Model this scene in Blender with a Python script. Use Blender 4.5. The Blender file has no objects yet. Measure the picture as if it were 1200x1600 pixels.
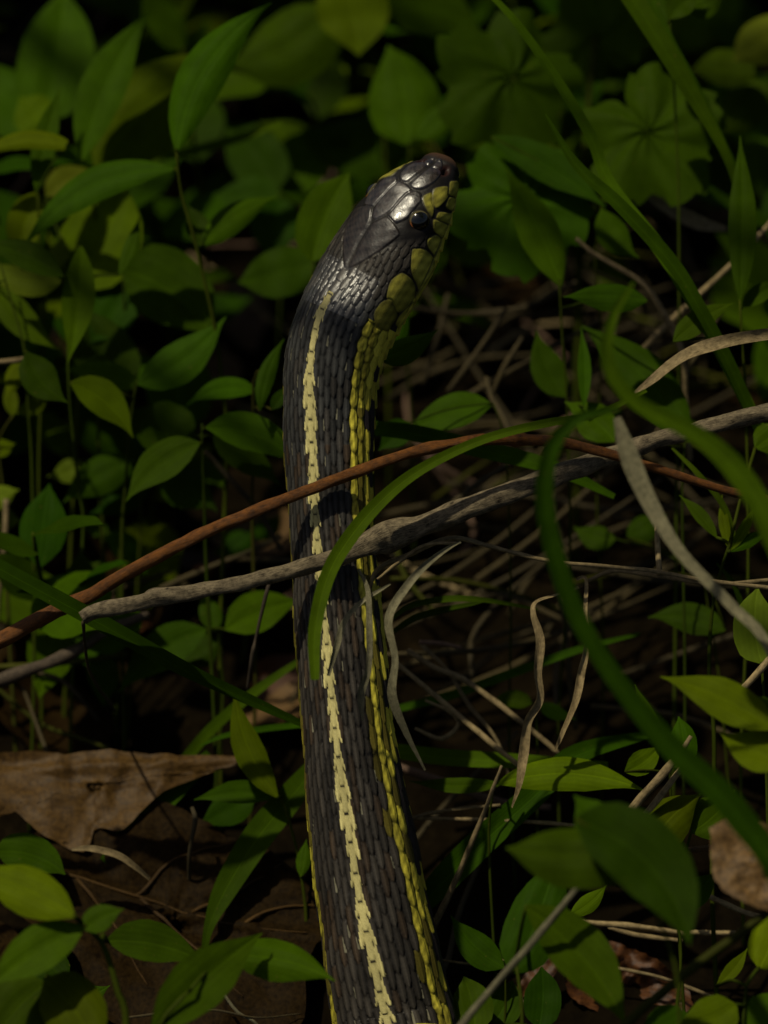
import bpy, bmesh, math, random
import numpy as np
from mathutils import Vector, noise as mnoise

R = math.radians
rng = random.Random(7)
sc = bpy.context.scene
col = sc.collection

# ------------------------------------------------------------------ camera, sky, sun, exposure
MM = 0.001
PX = 0.1 * MM               # one photo pixel (1200 x 1600) at the snake's distance, in metres
PITCH = R(40)               # the camera looks down at the forest floor
DIST = 1.0                  # metres to the snake
CY0 = 1700                  # photo row where the ground lies at the snake's distance
TOCAM = Vector((0, -math.cos(PITCH), math.sin(PITCH)))
UPV = Vector((0, math.sin(PITCH), math.cos(PITCH)))
XV = Vector((1, 0, 0))
TARGET = Vector((0, 0, (CY0 - 800) * PX * math.cos(PITCH)))
CAMPOS = TARGET + TOCAM * DIST

cam_data = bpy.data.cameras.new('camera')
cam = bpy.data.objects.new('camera', cam_data)
col.objects.link(cam)
cam.location = CAMPOS
cam.rotation_euler = (R(90) - PITCH, 0, 0)
cam_data.sensor_fit = 'VERTICAL'
cam_data.sensor_height = 36
cam_data.lens = 36 * DIST / (1600 * PX)
cam_data.clip_start = 0.02
cam_data.clip_end = 200
cam_data.dof.use_dof = True
cam_data.dof.focus_distance = DIST - 0.006
cam_data.dof.aperture_fstop = cam_data.lens / 15.5
sc.camera = cam

SUN_DIR = Vector((-0.35, 0.06, 0.92)).normalized()
SUN_EL = math.asin(SUN_DIR.z)
w = bpy.data.worlds.new('World'); sc.world = w; w.use_nodes = True
nt = w.node_tree; nt.nodes.clear()
sky = nt.nodes.new('ShaderNodeTexSky'); sky.sky_type = 'NISHITA'; sky.sun_disc = False
sky.sun_elevation = SUN_EL
sky.dust_density = 4.0; sky.ozone_density = 0.3
sky.sun_rotation = math.atan2(SUN_DIR.x, SUN_DIR.y)
bg = nt.nodes.new('ShaderNodeBackground'); bg.inputs['Strength'].default_value = 0.058
wo = nt.nodes.new('ShaderNodeOutputWorld')
nt.links.new(sky.outputs[0], bg.inputs['Color']); nt.links.new(bg.outputs[0], wo.inputs['Surface'])
sun_d = bpy.data.lights.new('sun', 'SUN'); sun_d.energy = 5.0; sun_d.angle = R(1.0); sun_d.color = (1.0, 0.91, 0.68)
sun = bpy.data.objects.new('sun', sun_d); col.objects.link(sun)
sun.rotation_euler = SUN_DIR.to_track_quat('Z', 'Y').to_euler()
sc.view_settings.view_transform = 'Standard'
sc.view_settings.look = 'None'
sc.view_settings.gamma = 1
sc.view_settings.use_curve_mapping = False
sc.view_settings.exposure = -0.6
sc.render.engine = 'CYCLES'
sc.cycles.max_bounces = 8

# ------------------------------------------------------------------ helpers
def P(x, y, d=0.0):
    """photo pixel + depth behind the snake's plane in mm -> world point"""
    z = DIST + d * MM
    s = z / DIST * PX
    return CAMPOS - TOCAM * z + XV * ((x - 600) * s) + UPV * ((800 - y) * s)

def ground_row(d):
    """photo row where the flat ground lies at depth d"""
    z = DIST + d * MM
    base = CAMPOS - TOCAM * z
    v = -base.z / UPV.z
    return 800 - v / (z / DIST * PX)

def tag(o, label=None, cat=None, group=None, kind=None):
    if label: o['label'] = label
    if cat: o['category'] = cat
    if group: o['group'] = group
    if kind: o['kind'] = kind
    return o

def empty(name, loc):
    o = bpy.data.objects.new(name, None); col.objects.link(o)
    o.empty_display_size = 0.005
    o.location = loc
    return o

def mesh_obj(name, verts, faces, mat, parent=None, uvs=None, smooth=True, colors=None, extra=None):
    me = bpy.data.meshes.new(name)
    off = parent.location if parent is not None and parent.type == 'EMPTY' else None
    top = parent
    if parent is not None and parent.parent is not None:
        off = parent.parent.location
    if off is not None:
        verts = [(v[0] - off[0], v[1] - off[1], v[2] - off[2]) for v in verts]
    me.from_pydata([tuple(v) for v in verts], [], faces)
    if uvs is not None:
        at = me.attributes.new('leafuv', 'FLOAT_VECTOR', 'POINT')
        at.data.foreach_set('vector', np.asarray(uvs, dtype=np.float32).ravel())
    me.polygons.foreach_set('use_smooth', [smooth] * len(me.polygons))
    me.materials.append(mat)
    me.update()
    o = bpy.data.objects.new(name, me); col.objects.link(o)
    if parent is not None: o.parent = parent
    return o

def catmull(pts, n):
    """resample a polyline of tuples with a Catmull-Rom spline into n points"""
    A = np.array(pts, dtype=float)
    if len(A) == 2:
        t = np.linspace(0, 1, n)[:, None]
        return A[0] * (1 - t) + A[1] * t
    E = np.vstack([2 * A[0] - A[1], A, 2 * A[-1] - A[-2]])
    seg = np.linalg.norm(np.diff(A[:, :3] if A.shape[1] >= 3 else A, axis=0), axis=1)
    cum = np.concatenate([[0], np.cumsum(seg)])
    out = []
    for t in np.linspace(0, cum[-1], n):
        i = min(max(np.searchsorted(cum, t, side='right') - 1, 0), len(A) - 2)
        u = (t - cum[i]) / max(seg[i], 1e-12)
        p0, p1, p2, p3 = E[i], E[i + 1], E[i + 2], E[i + 3]
        out.append(0.5 * ((2 * p1) + (-p0 + p2) * u + (2 * p0 - 5 * p1 + 4 * p2 - p3) * u * u + (-p0 + 3 * p1 - 3 * p2 + p3) * u ** 3))
    return np.array(out)

# ------------------------------------------------------------------ materials
def new_mat(name):
    m = bpy.data.materials.new(name); m.use_nodes = True
    t = m.node_tree; t.nodes.clear()
    out = t.nodes.new('ShaderNodeOutputMaterial')
    return m, t, out

def N(t, typ, **kw):
    n = t.nodes.new(typ)
    for k, v in kw.items():
        if k in n.inputs.keys(): n.inputs[k].default_value = v
        else: setattr(n, k, v)
    return n

def ramp(t, stops):
    r = t.nodes.new('ShaderNodeValToRGB')
    e = r.color_ramp.elements
    while len(e) < len(stops): e.new(0.5)
    for el, (p, c) in zip(e, stops):
        el.position = p; el.color = (c[0], c[1], c[2], 1)
    return r

def leaf_mat(name, c, trans=0.35, vein=0.55, rough=0.55, veins=26, gloss=0.02, tr_tint=(1.6, 1.4, 0.25)):
    """living leaf: parallel veins, blotches, light passing through the blade"""
    m, t, out = new_mat(name)
    L = t.links.new
    at = N(t, 'ShaderNodeAttribute', attribute_name='leafuv')
    sx = N(t, 'ShaderNodeSeparateXYZ'); L(at.outputs['Vector'], sx.inputs[0])
    inf = N(t, 'ShaderNodeObjectInfo')
    geo = N(t, 'ShaderNodeTexCoord')
    no = N(t, 'ShaderNodeTexNoise', Scale=260.0, Detail=4.0, Roughness=0.6)
    L(geo.outputs['Object'], no.inputs['Vector'])
    no2 = N(t, 'ShaderNodeTexNoise', Scale=1500.0, Detail=3.0)
    L(geo.outputs['Object'], no2.inputs['Vector'])
    # veins: bands across the blade, warped a little
    mul = N(t, 'ShaderNodeMath', operation='MULTIPLY'); mul.inputs[1].default_value = veins
    add = N(t, 'ShaderNodeMath', operation='MULTIPLY_ADD'); L(no.outputs['Fac'], add.inputs[0]); add.inputs[1].default_value = 0.02; L(sx.outputs['Y'], add.inputs[2])
    L(add.outputs[0], mul.inputs[0])
    sn = N(t, 'ShaderNodeMath', operation='SINE'); L(mul.outputs[0], sn.inputs[0])
    # midrib
    ab = N(t, 'ShaderNodeMath', operation='ABSOLUTE'); L(sx.outputs['Y'], ab.inputs[0])
    mr = N(t, 'ShaderNodeMapRange'); mr.inputs['From Min'].default_value = 0.015; mr.inputs['From Max'].default_value = 0.0585
    mr.inputs['To Min'].default_value = 1; mr.inputs['To Max'].default_value = 0
    L(ab.outputs[0], mr.inputs['Value'])
    # colour
    hs = N(t, 'ShaderNodeHueSaturation'); hs.inputs['Color'].default_value = (*c, 1)
    h = N(t, 'ShaderNodeMapRange'); h.inputs['To Min'].default_value = 0.482; h.inputs['To Max'].default_value = 0.512
    L(inf.outputs['Random'], h.inputs['Value']); L(h.outputs[0], hs.inputs['Hue'])
    rr = N(t, 'ShaderNodeMath', operation='MULTIPLY'); rr.inputs[1].default_value = 7.31
    fr = N(t, 'ShaderNodeMath', operation='FRACT'); L(inf.outputs['Random'], rr.inputs[0]); L(rr.outputs[0], fr.inputs[0])
    v = N(t, 'ShaderNodeMapRange'); v.inputs['To Min'].default_value = 0.75; v.inputs['To Max'].default_value = 1.3
    L(fr.outputs[0], v.inputs['Value'])
    vn = N(t, 'ShaderNodeMapRange'); vn.inputs['From Min'].default_value = 0.3; vn.inputs['From Max'].default_value = 0.7
    vn.inputs['To Min'].default_value = 0.82; vn.inputs['To Max'].default_value = 1.15
    L(no.outputs['Fac'], vn.inputs['Value'])
    vm = N(t, 'ShaderNodeMath', operation='MULTIPLY'); L(v.outputs[0], vm.inputs[0]); L(vn.outputs[0], vm.inputs[1])
    vv = N(t, 'ShaderNodeMath', operation='MULTIPLY_ADD'); L(sn.outputs[0], vv.inputs[0]); vv.inputs[1].default_value = 0.058 * vein; L(vm.outputs[0], vv.inputs[2])
    v3 = N(t, 'ShaderNodeMath', operation='MULTIPLY_ADD'); L(mr.outputs[0], v3.inputs[0]); v3.inputs[1].default_value = 0.35 * vein; L(vv.outputs[0], v3.inputs[2])
    L(v3.outputs[0], hs.inputs['Value'])
    # brown tips and small blemishes
    sp = N(t, 'ShaderNodeMapRange'); sp.inputs['From Min'].default_value = 0.70; sp.inputs['From Max'].default_value = 0.76
    L(no2.outputs['Fac'], sp.inputs['Value'])
    mx = N(t, 'ShaderNodeMix', data_type='RGBA'); mx.inputs[7].default_value = (0.10, 0.085, 0.02, 1)
    sps = N(t, 'ShaderNodeMath', operation='MULTIPLY'); sps.inputs[1].default_value = 0.6; L(sp.outputs[0], sps.inputs[0])
    L(sps.outputs[0], mx.inputs[0]); L(hs.outputs[0], mx.inputs[6])
    bs = N(t, 'ShaderNodeBsdfPrincipled', Roughness=rough); bs.inputs['Specular IOR Level'].default_value = gloss
    L(mx.outputs[2], bs.inputs['Base Color'])
    bh = N(t, 'ShaderNodeMath', operation='MULTIPLY_ADD'); L(sn.outputs[0], bh.inputs[0]); bh.inputs[1].default_value = 0.25; L(no2.outputs['Fac'], bh.inputs[2])
    bh2 = N(t, 'ShaderNodeMath', operation='MULTIPLY_ADD'); L(mr.outputs[0], bh2.inputs[0]); bh2.inputs[1].default_value = -1.5; L(bh.outputs[0], bh2.inputs[2])
    bm_ = N(t, 'ShaderNodeBump', Strength=0.3, Distance=0.0001); L(bh2.outputs[0], bm_.inputs['Height'])
    L(bm_.outputs[0], bs.inputs['Normal'])
    tr = N(t, 'ShaderNodeBsdfTranslucent')
    tm = N(t, 'ShaderNodeMix', data_type='RGBA', blend_type='MULTIPLY'); tm.inputs[0].default_value = 1
    L(mx.outputs[2], tm.inputs[6]); tm.inputs[7].default_value = (*tr_tint, 1)
    L(tm.outputs[2], tr.inputs['Color'])
    ms = N(t, 'ShaderNodeMixShader'); ms.inputs[0].default_value = trans
    L(bs.outputs[0], ms.inputs[1]); L(tr.outputs[0], ms.inputs[2]); L(ms.outputs[0], out.inputs['Surface'])
    return m

def fibre_mat(name, c1, c2, rough=0.75, scale=900.0, stretch=0.08, spec=0.3, bump=0.6, trans=0.0):
    """bark, straw and dead matter: noise streaks, darker pits"""
    m, t, out = new_mat(name); L = t.links.new
    geo = N(t, 'ShaderNodeTexCoord')
    at = N(t, 'ShaderNodeAttribute', attribute_name='leafuv')
    mp = N(t, 'ShaderNodeMapping'); mp.inputs['Scale'].default_value = (1.0, 1.0, 1.0)
    L(at.outputs['Vector'], mp.inputs[0])
    n1 = N(t, 'ShaderNodeTexNoise', Scale=14.0, Detail=6.0, Roughness=0.65); L(mp.outputs[0], n1.inputs['Vector'])
    n2 = N(t, 'ShaderNodeTexNoise', Scale=scale, Detail=5.0, Roughness=0.7); L(geo.outputs['Object'], n2.inputs['Vector'])
    ad = N(t, 'ShaderNodeMath', operation='MULTIPLY_ADD'); L(n1.outputs['Fac'], ad.inputs[0]); ad.inputs[1].default_value = 0.6
    sub = N(t, 'ShaderNodeMath', operation='MULTIPLY'); L(n2.outputs['Fac'], sub.inputs[0]); sub.inputs[1].default_value = 0.4
    L(sub.outputs[0], ad.inputs[2])
    r = ramp(t, [(0.38, c1), (0.60, c2)]); L(ad.outputs[0], r.inputs[0])
    inf = N(t, 'ShaderNodeObjectInfo')
    hs = N(t, 'ShaderNodeHueSaturation'); L(r.outputs[0], hs.inputs['Color'])
    v = N(t, 'ShaderNodeMapRange'); v.inputs['To Min'].default_value = 0.7; v.inputs['To Max'].default_value = 1.25
    L(inf.outputs['Random'], v.inputs['Value']); L(v.outputs[0], hs.inputs['Value'])
    bs = N(t, 'ShaderNodeBsdfPrincipled', Roughness=rough); bs.inputs['Specular IOR Level'].default_value = spec
    L(hs.outputs[0], bs.inputs['Base Color'])
    b = N(t, 'ShaderNodeBump', Strength=bump, Distance=0.0003); L(ad.outputs[0], b.inputs['Height']); L(b.outputs[0], bs.inputs['Normal'])
    if trans > 0:
        tr = N(t, 'ShaderNodeBsdfTranslucent'); L(hs.outputs[0], tr.inputs['Color'])
        ms = N(t, 'ShaderNodeMixShader'); ms.inputs[0].default_value = trans
        L(bs.outputs[0], ms.inputs[1]); L(tr.outputs[0], ms.inputs[2]); L(ms.outputs[0], out.inputs['Surface'])
    else:
        L(bs.outputs[0], out.inputs['Surface'])
    return m

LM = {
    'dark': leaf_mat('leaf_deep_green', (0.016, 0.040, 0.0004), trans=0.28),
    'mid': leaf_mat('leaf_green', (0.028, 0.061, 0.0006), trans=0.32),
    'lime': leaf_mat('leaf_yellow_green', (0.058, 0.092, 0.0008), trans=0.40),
    'bright': leaf_mat('leaf_sunlit_green', (0.088, 0.135, 0.0015), trans=0.42),  # sunlight put into the colour, for the leaves standing in the sun
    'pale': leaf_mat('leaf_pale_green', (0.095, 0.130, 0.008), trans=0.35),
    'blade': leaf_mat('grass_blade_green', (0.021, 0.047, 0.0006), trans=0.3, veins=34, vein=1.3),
    'bladelit': leaf_mat('grass_blade_sunlit_green', (0.050, 0.092, 0.002), trans=0.38, veins=34, vein=1.3),  # lighter copy of the blade green, with sunlight put into it
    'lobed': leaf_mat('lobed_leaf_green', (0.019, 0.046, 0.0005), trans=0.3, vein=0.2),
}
M_STEM = leaf_mat('plant_stem_green', (0.026, 0.038, 0.003), trans=0.05, vein=0.3, veins=8)
M_STEMD = leaf_mat('plant_stem_olive', (0.034, 0.036, 0.006), trans=0.0, vein=0.3, veins=8)
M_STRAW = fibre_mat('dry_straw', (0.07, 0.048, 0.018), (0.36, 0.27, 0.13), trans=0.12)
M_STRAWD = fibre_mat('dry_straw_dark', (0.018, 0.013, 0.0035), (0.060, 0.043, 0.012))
M_STRAWP = fibre_mat('dry_straw_pale', (0.05, 0.046, 0.024), (0.20, 0.18, 0.10), trans=0.15)
M_PINK = fibre_mat('dry_stem_pinkish', (0.06, 0.032, 0.018), (0.18, 0.11, 0.07))
M_GREYBARK = fibre_mat('grey_bark', (0.016, 0.011, 0.006), (0.27, 0.215, 0.13), rough=0.75, bump=1.0, spec=.15)
M_REDBARK = fibre_mat('red_brown_bark', (0.028, 0.009, 0.0008), (0.21, 0.072, 0.006), rough=0.5, spec=0.25, bump=1.0)
M_TWIGD = fibre_mat('dark_twig_bark', (0.016, 0.011, 0.007), (0.07, 0.05, 0.03))
M_DEAD = fibre_mat('dead_leaf_brown', (0.006, 0.0032, 0.0008), (0.024, 0.0135, 0.0035), rough=0.6, scale=420.0, spec=0.03, bump=0.8, trans=0.08)
M_DEADT = fibre_mat('dead_leaf_tan', (0.028, 0.014, 0.003), (0.14, 0.078, 0.024), rough=0.6, scale=420.0, bump=0.8, trans=0.15)
M_DEADM = fibre_mat('dead_leaf_mid_brown', (0.024, 0.012, 0.0025), (0.072, 0.038, 0.008), rough=0.55, scale=160.0, spec=0.15, bump=0.6, trans=0.06)
M_DEADR = fibre_mat('dead_leaf_rust', (0.018, 0.006, 0.0015), (0.075, 0.027, 0.006), rough=0.5, scale=500.0, bump=0.9, trans=0.1)
# ------------------------------------------------------------------ shape builders
ZV = Vector((0, 0, 1))

def tube(name, pts3, radii, mat, parent=None, seg=7, n=None, wob=0.0, seed=0, cap=True):
    """round stem through world points; radii in metres per point; ring noise wob"""
    n = n or max(4, int(3 * len(pts3)))
    A = catmull([(*p, r) for p, r in zip(pts3, radii)], n)
    rr = random.Random(seed * 31 + len(name))
    verts, uvs, faces = [], [], []
    prev = None
    L = 0.0
    for i in range(n):
        p = Vector(A[i, :3]); r = max(A[i, 3], 0.00003)
        a = Vector(A[min(i + 1, n - 1), :3]) - Vector(A[max(i - 1, 0), :3])
        a = a.normalized() if a.length > 0 else ZV
        if prev is None:
            s = a.cross(ZV)
            if s.length < 0.1: s = a.cross(XV)
        else:
            s = prev - a * prev.dot(a)
        s.normalize(); b = a.cross(s); prev = s
        if i: L += (p - Vector(A[i - 1, :3])).length
        for k in range(seg):
            th = 2 * math.pi * k / seg
            f = 1.0
            if wob: f += wob * mnoise.noise(Vector((math.cos(th) * 1.3 + seed, math.sin(th) * 1.3, L * 260)))
            verts.append(p + (s * math.cos(th) + b * math.sin(th)) * r * f)
            uvs.append((L * 60, math.cos(th) * 1.2 + seed, math.sin(th) * 1.2))
    for i in range(n - 1):
        for k in range(seg):
            k2 = (k + 1) % seg
            faces.append((i * seg + k, i * seg + k2, (i + 1) * seg + k2, (i + 1) * seg + k))
    if cap:
        faces.append(tuple(range(seg))[::-1]); faces.append(tuple((n - 1) * seg + k for k in range(seg)))
    return mesh_obj(name, verts, faces, mat, parent, uvs)

def sheet(name, grid, uvg, mat, parent=None):
    """grid[i][j] of points -> mesh"""
    n, m = len(grid), len(grid[0])
    verts = [p for row in grid for p in row]
    uvs = [u for row in uvg for u in row]
    faces = [(i * m + j, i * m + j + 1, (i + 1) * m + j + 1, (i + 1) * m + j) for i in range(n - 1) for j in range(m - 1)]
    return mesh_obj(name, verts, faces, mat, parent, uvs)

SHAPES = {
    'ov': ([0, .06, .18, .36, .55, .72, .86, .94, 1], [.06, .34, .78, 1.0, .92, .60, .23, .08, 0.0]),
    'la': ([0, .06, .2, .42, .60, .76, .88, .95, 1], [.08, .30, .74, 1.0, .88, .54, .22, .08, 0.0]),
    'ro': ([0, .05, .15, .35, .58, .76, .89, .95, 1], [.10, .46, .82, 1.0, .95, .68, .30, .11, 0.0]),
    'bl': ([0, .1, .3, .6, .8, .93, 1], [.55, .8, 1.0, .9, .6, .28, 0.0]),
}

def leaf(parent, b, t, w, bend=0, d=0, k=0.55, mat='mid', sh='ov', tilt=0.0, camb=None, droop=None, nu=14, nv=8, name='leaf', seed=None):
    """a leaf drawn from its base pixel b to its tip pixel t, w pixels wide, lying in a real plane that leans k of the
    way from facing the camera to facing the sky; camber, droop and a wavy margin are added off that plane"""
    rr = random.Random(seed if seed is not None else int(b[0] * 13 + b[1] * 7 + t[0] * 3 + t[1]))
    ka = k
    nrm = (TOCAM * (1 - ka) + ZV * ka + XV * (tilt + rr.uniform(-.12, .12))).normalized()
    p0 = P(b[0], b[1], d)
    camb = rr.uniform(-.22, .10) if camb is None else camb
    droop = rr.uniform(-0.02, .16) if droop is None else droop
    dx, dy = t[0] - b[0], t[1] - b[1]
    Lp = math.hypot(dx, dy); tx, ty = dx / Lp, dy / Lp; qx, qy = -ty, tx
    us, ws = SHAPES[sh]
    W = w * PX; LM_ = Lp * PX
    ph = rr.uniform(0, 6); wa = rr.uniform(.01, .035)
    grid, uvg = [], []
    for i in range(nu + 1):
        u = i / nu
        u = u ** 0.92
        hw = 0.5 * w * np.interp(u, us, ws)
        if i == nu: hw = 0.6
        cx = b[0] + dx * u + qx * bend * 4 * u * (1 - u)
        cy = b[1] + dy * u + qy * bend * 4 * u * (1 - u)
        sl = bend * 4 * (1 - 2 * u) / Lp
        nx, ny = qx - tx * sl, qy - ty * sl
        nl = math.hypot(nx, ny); nx /= nl; ny /= nl
        row, ur = [], []
        for j in range(nv + 1):
            v = -1 + 2 * j / nv
            x = cx + nx * v * hw; y = cy + ny * v * hw
            q = P(x, y, 0) - CAMPOS
            pt = CAMPOS + q * ((p0 - CAMPOS).dot(nrm) / q.dot(nrm))
            frac = hw / (0.5 * w + 1e-9)
            h = camb * W * v * v * frac - droop * LM_ * u * u
            h += wa * W * abs(v) * math.sin(u * 13 + ph + (2 if v > 0 else 0)) * frac
            h -= 0.075 * W * math.exp(-(v / .2) ** 2) * frac
            h += 0.022 * W * frac * math.sin(9 * u + 4 * v + ph) * math.cos(5 * v - 7 * u)
            row.append(pt + nrm * h); ur.append((u, v * frac, ph))
        grid.append(row); uvg.append(ur)
    o = sheet(name, grid, uvg, LM[mat] if isinstance(mat, str) else mat, parent)
    return o, p0

def ribbon(name, pts, widths, mat, parent=None, lean=0.5, twist=0.0, fold=0.25, n=None, nv=4, seed=0, curl=0.0):
    """grass blade or dry strap through (x, y, d) pixels; widths in pixels"""
    n = n or max(14, 5 * len(pts))
    A = catmull([(x, y, dd, wd) for (x, y, dd), wd in zip(pts, widths)], n)
    grid, uvg = [], []
    pw = [P(*A[i, :3]) for i in range(n)]
    Lacc = 0
    for i in range(n):
        a = (pw[min(i + 1, n - 1)] - pw[max(i - 1, 0)]).normalized()
        nn = (TOCAM * (1 - lean) + ZV * lean)
        nn = nn - a * nn.dot(a)
        if nn.length < .15: nn = TOCAM - a * TOCAM.dot(a)
        nn.normalize()
        s = a.cross(nn).normalized()
        ang = twist * (i / (n - 1)) * math.pi + seed * 0.0 + curl * math.sin(i / (n - 1) * 7 + seed)
        s2 = s * math.cos(ang) + nn * math.sin(ang); n2 = a.cross(s2) * -1
        hw = max(A[i, 3], .5) * .5 * PX * (DIST + A[i, 2] * MM) / DIST
        if i: Lacc += (pw[i] - pw[i - 1]).length
        row, ur = [], []
        for j in range(nv + 1):
            v = -1 + 2 * j / nv
            row.append(pw[i] + s2 * hw * v + n2 * hw * fold * (abs(v) - .5))
            ur.append((Lacc * 60, v * 0.9, seed))
        grid.append(row); uvg.append(ur)
    return sheet(name, grid, uvg, mat, parent)

def tubep(name, pts, widths, mat, parent=None, **kw):
    """tube through (x, y, d) pixels with widths in pixels"""
    return tube(name, [P(*p) for p in pts], [0.5 * wd * PX * (DIST + p[2] * MM) / DIST for p, wd in zip(pts, widths)], mat, parent, **kw)

def plant(name, label, leaves, stem=None, sw=9, group=None, cat='plant', smat=None, ground=True):
    """stem from the ground with leaves; stem: [(x, y, d)...] from the top down. leaves: dicts for leaf()"""
    smat = smat or M_STEM
    if stem is None:
        b = leaves[0]['b']; stem = [(b[0], b[1], leaves[0].get('d', 0)), (b[0] + rng.uniform(-14, 14), b[1] + 90, leaves[0].get('d', 0) + 2)]
    stem = [tuple(s) for s in stem]
    lx, ly, ld = stem[-1]
    gr = ground_row(ld) + 12
    if ground and gr > ly + 20:
        x2 = lx + rng.uniform(-25, 25)
        m = max(1, int((gr - ly) / 220))
        for i in range(1, m + 1):
            f = i / m
            stem.append((lx + (x2 - lx) * f + (rng.uniform(-8, 8) if i < m else 0), ly + (gr - ly) * f, ld))
    root = empty(name, P(*stem[-1]))
    tag(root, label, cat, group)
    sw = sw * (.75 if stem[0][2] > 3 else 1.0)
    wd = [sw * (0.55 + 0.45 * i / (len(stem) - 1)) for i in range(len(stem))]
    tubep('stem', stem, wd, smat, root, seg=6, n=max(8, 5 * len(stem)), wob=.12, seed=len(label))
    S = catmull(stem, 60)
    for lf in leaves:
        lf = dict(lf)
        o, p0 = leaf(root, **lf)
        # short leaf stalk to the nearest point of the stem
        b = lf['b']; d = lf.get('d', 0)
        dd = np.hypot(S[:, 0] - b[0], S[:, 1] - b[1])
        i = int(np.argmin(dd)); q = P(*S[i, :3])
        if (q - p0).length > 0.0004:
            mid = (q + p0) * .5 + ZV * 0.06 * (q - p0).length
            tube('leaf_stalk', [q, mid, p0], [sw * .32 * PX] * 3, smat, root, seg=5, n=6)
    return root

def lobed_leaf(parent, c, r, ang, d, k=0.5, mat='lobed', seed=0, nl=5):
    """broad lobed and toothed leaf centred on a pixel"""
    rr = random.Random(seed)
    nrm = (TOCAM * (1 - k) + ZV * k + XV * rr.uniform(-.2, .2)).normalized()
    p0 = P(c[0], c[1], d)
    rings, segs = 7, 84
    verts, uvs, faces = [], [], []
    for i in range(rings + 1):
        f = i / rings
        for j in range(segs):
            th = 2 * math.pi * j / segs
            a = (th + math.pi) % (2 * math.pi) - math.pi
            lob = 0.70 + 0.30 * abs(math.cos(a * nl / 2)) ** 0.8
            lob *= 0.62 + 0.38 * math.cos(a / 2.0) ** 0.5 if abs(a) < math.pi * .999 else 0.62
            tooth = 1 + 0.07 * ((j % 6) / 6 - .5) * 2
            rad = r * f * lob * (tooth if i == rings else 1)
            x = c[0] + math.cos(th + ang) * rad; y = c[1] + math.sin(th + ang) * rad
            q = P(x, y, 0) - CAMPOS
            pt = CAMPOS + q * ((p0 - CAMPOS).dot(nrm) / q.dot(nrm))
            h = 0.05 * r * PX * math.cos(a * nl) * f - 0.10 * r * PX * f * f + 0.02 * r * PX * math.sin(9 * a + 5 * f)
            verts.append(pt + nrm * h); uvs.append((f, math.sin(a * nl / 2 * 2) * 0.5, seed))
    for i in range(rings):
        for j in range(segs):
            j2 = (j + 1) % segs
            faces.append((i * segs + j, i * segs + j2, (i + 1) * segs + j2, (i + 1) * segs + j))
    return mesh_obj('leaf', verts, faces, LM[mat], parent, uvs), p0

def dead_leaf(name, outline, d0, k, mat, seed=0, relief=1.0, parent=None, curl=0.0, res=26, mid=None):
    """wrinkled dead leaf: a pixel outline filled with a mesh lying in a leaning plane; mid is the midrib polyline"""
    rr = random.Random(seed)
    O = catmull([(x, y) for x, y in outline] + [outline[0]], 90)[:-1]
    c = O.mean(axis=0)
    nrm = (TOCAM * (1 - k) + ZV * k).normalized()
    p0 = P(c[0], c[1], d0)
    rings = 14
    verts, uvs, faces = [], [], []
    n = len(O)
    size = float(np.max(np.linalg.norm(O - c, axis=1)))
    M = catmull(mid, 40) if mid else None
    for i in range(rings + 1):
        f = (i / rings)
        for j in range(n):
            x, y = c + (O[j] - c) * f
            if i == rings:
                x += 3 * mnoise.noise(Vector((j * .5, seed, 0))); y += 3 * mnoise.noise(Vector((j * .5, seed, 9)))
            q = P(x, y, 0) - CAMPOS
            pt = CAMPOS + q * ((p0 - CAMPOS).dot(nrm) / q.dot(nrm))
            h = relief * (1.6 * mnoise.noise(Vector((x * .011, y * .018, seed))) + .9 * mnoise.noise(Vector((x * .03, y * .03, seed + 5))) + .35 * mnoise.noise(Vector((x * .08, y * .08, seed + 9)))) * MM
            h += curl * f ** 3 * size * PX * (0.5 + mnoise.noise(Vector((math.cos(j / n * 6.28), math.sin(j / n * 6.28), seed))))
            if M is not None:
                dm = float(np.min(np.hypot(M[:, 0] - x, M[:, 1] - y)))
                h += 0.9 * MM * math.exp(-(dm / 9) ** 2) - 0.6 * MM * math.exp(-(dm / 45) ** 2)
                # side veins: ribs running off the midrib
                im = int(np.argmin(np.hypot(M[:, 0] - x, M[:, 1] - y)))
                h += .35 * MM * max(0, math.cos((im * .9 + dm * .045))) ** 6
            verts.append(pt + nrm * h); uvs.append((x * .01, y * .01, seed))
    for i in range(rings):
        for j in range(n):
            j2 = (j + 1) % n
            if i == 0:
                continue
            faces.append((i * n + j, i * n + j2, (i + 1) * n + j2, (i + 1) * n + j))
    faces.append(tuple(n + j for j in range(n))[::1])
    return mesh_obj(name, verts, faces, mat, parent, uvs)
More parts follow.
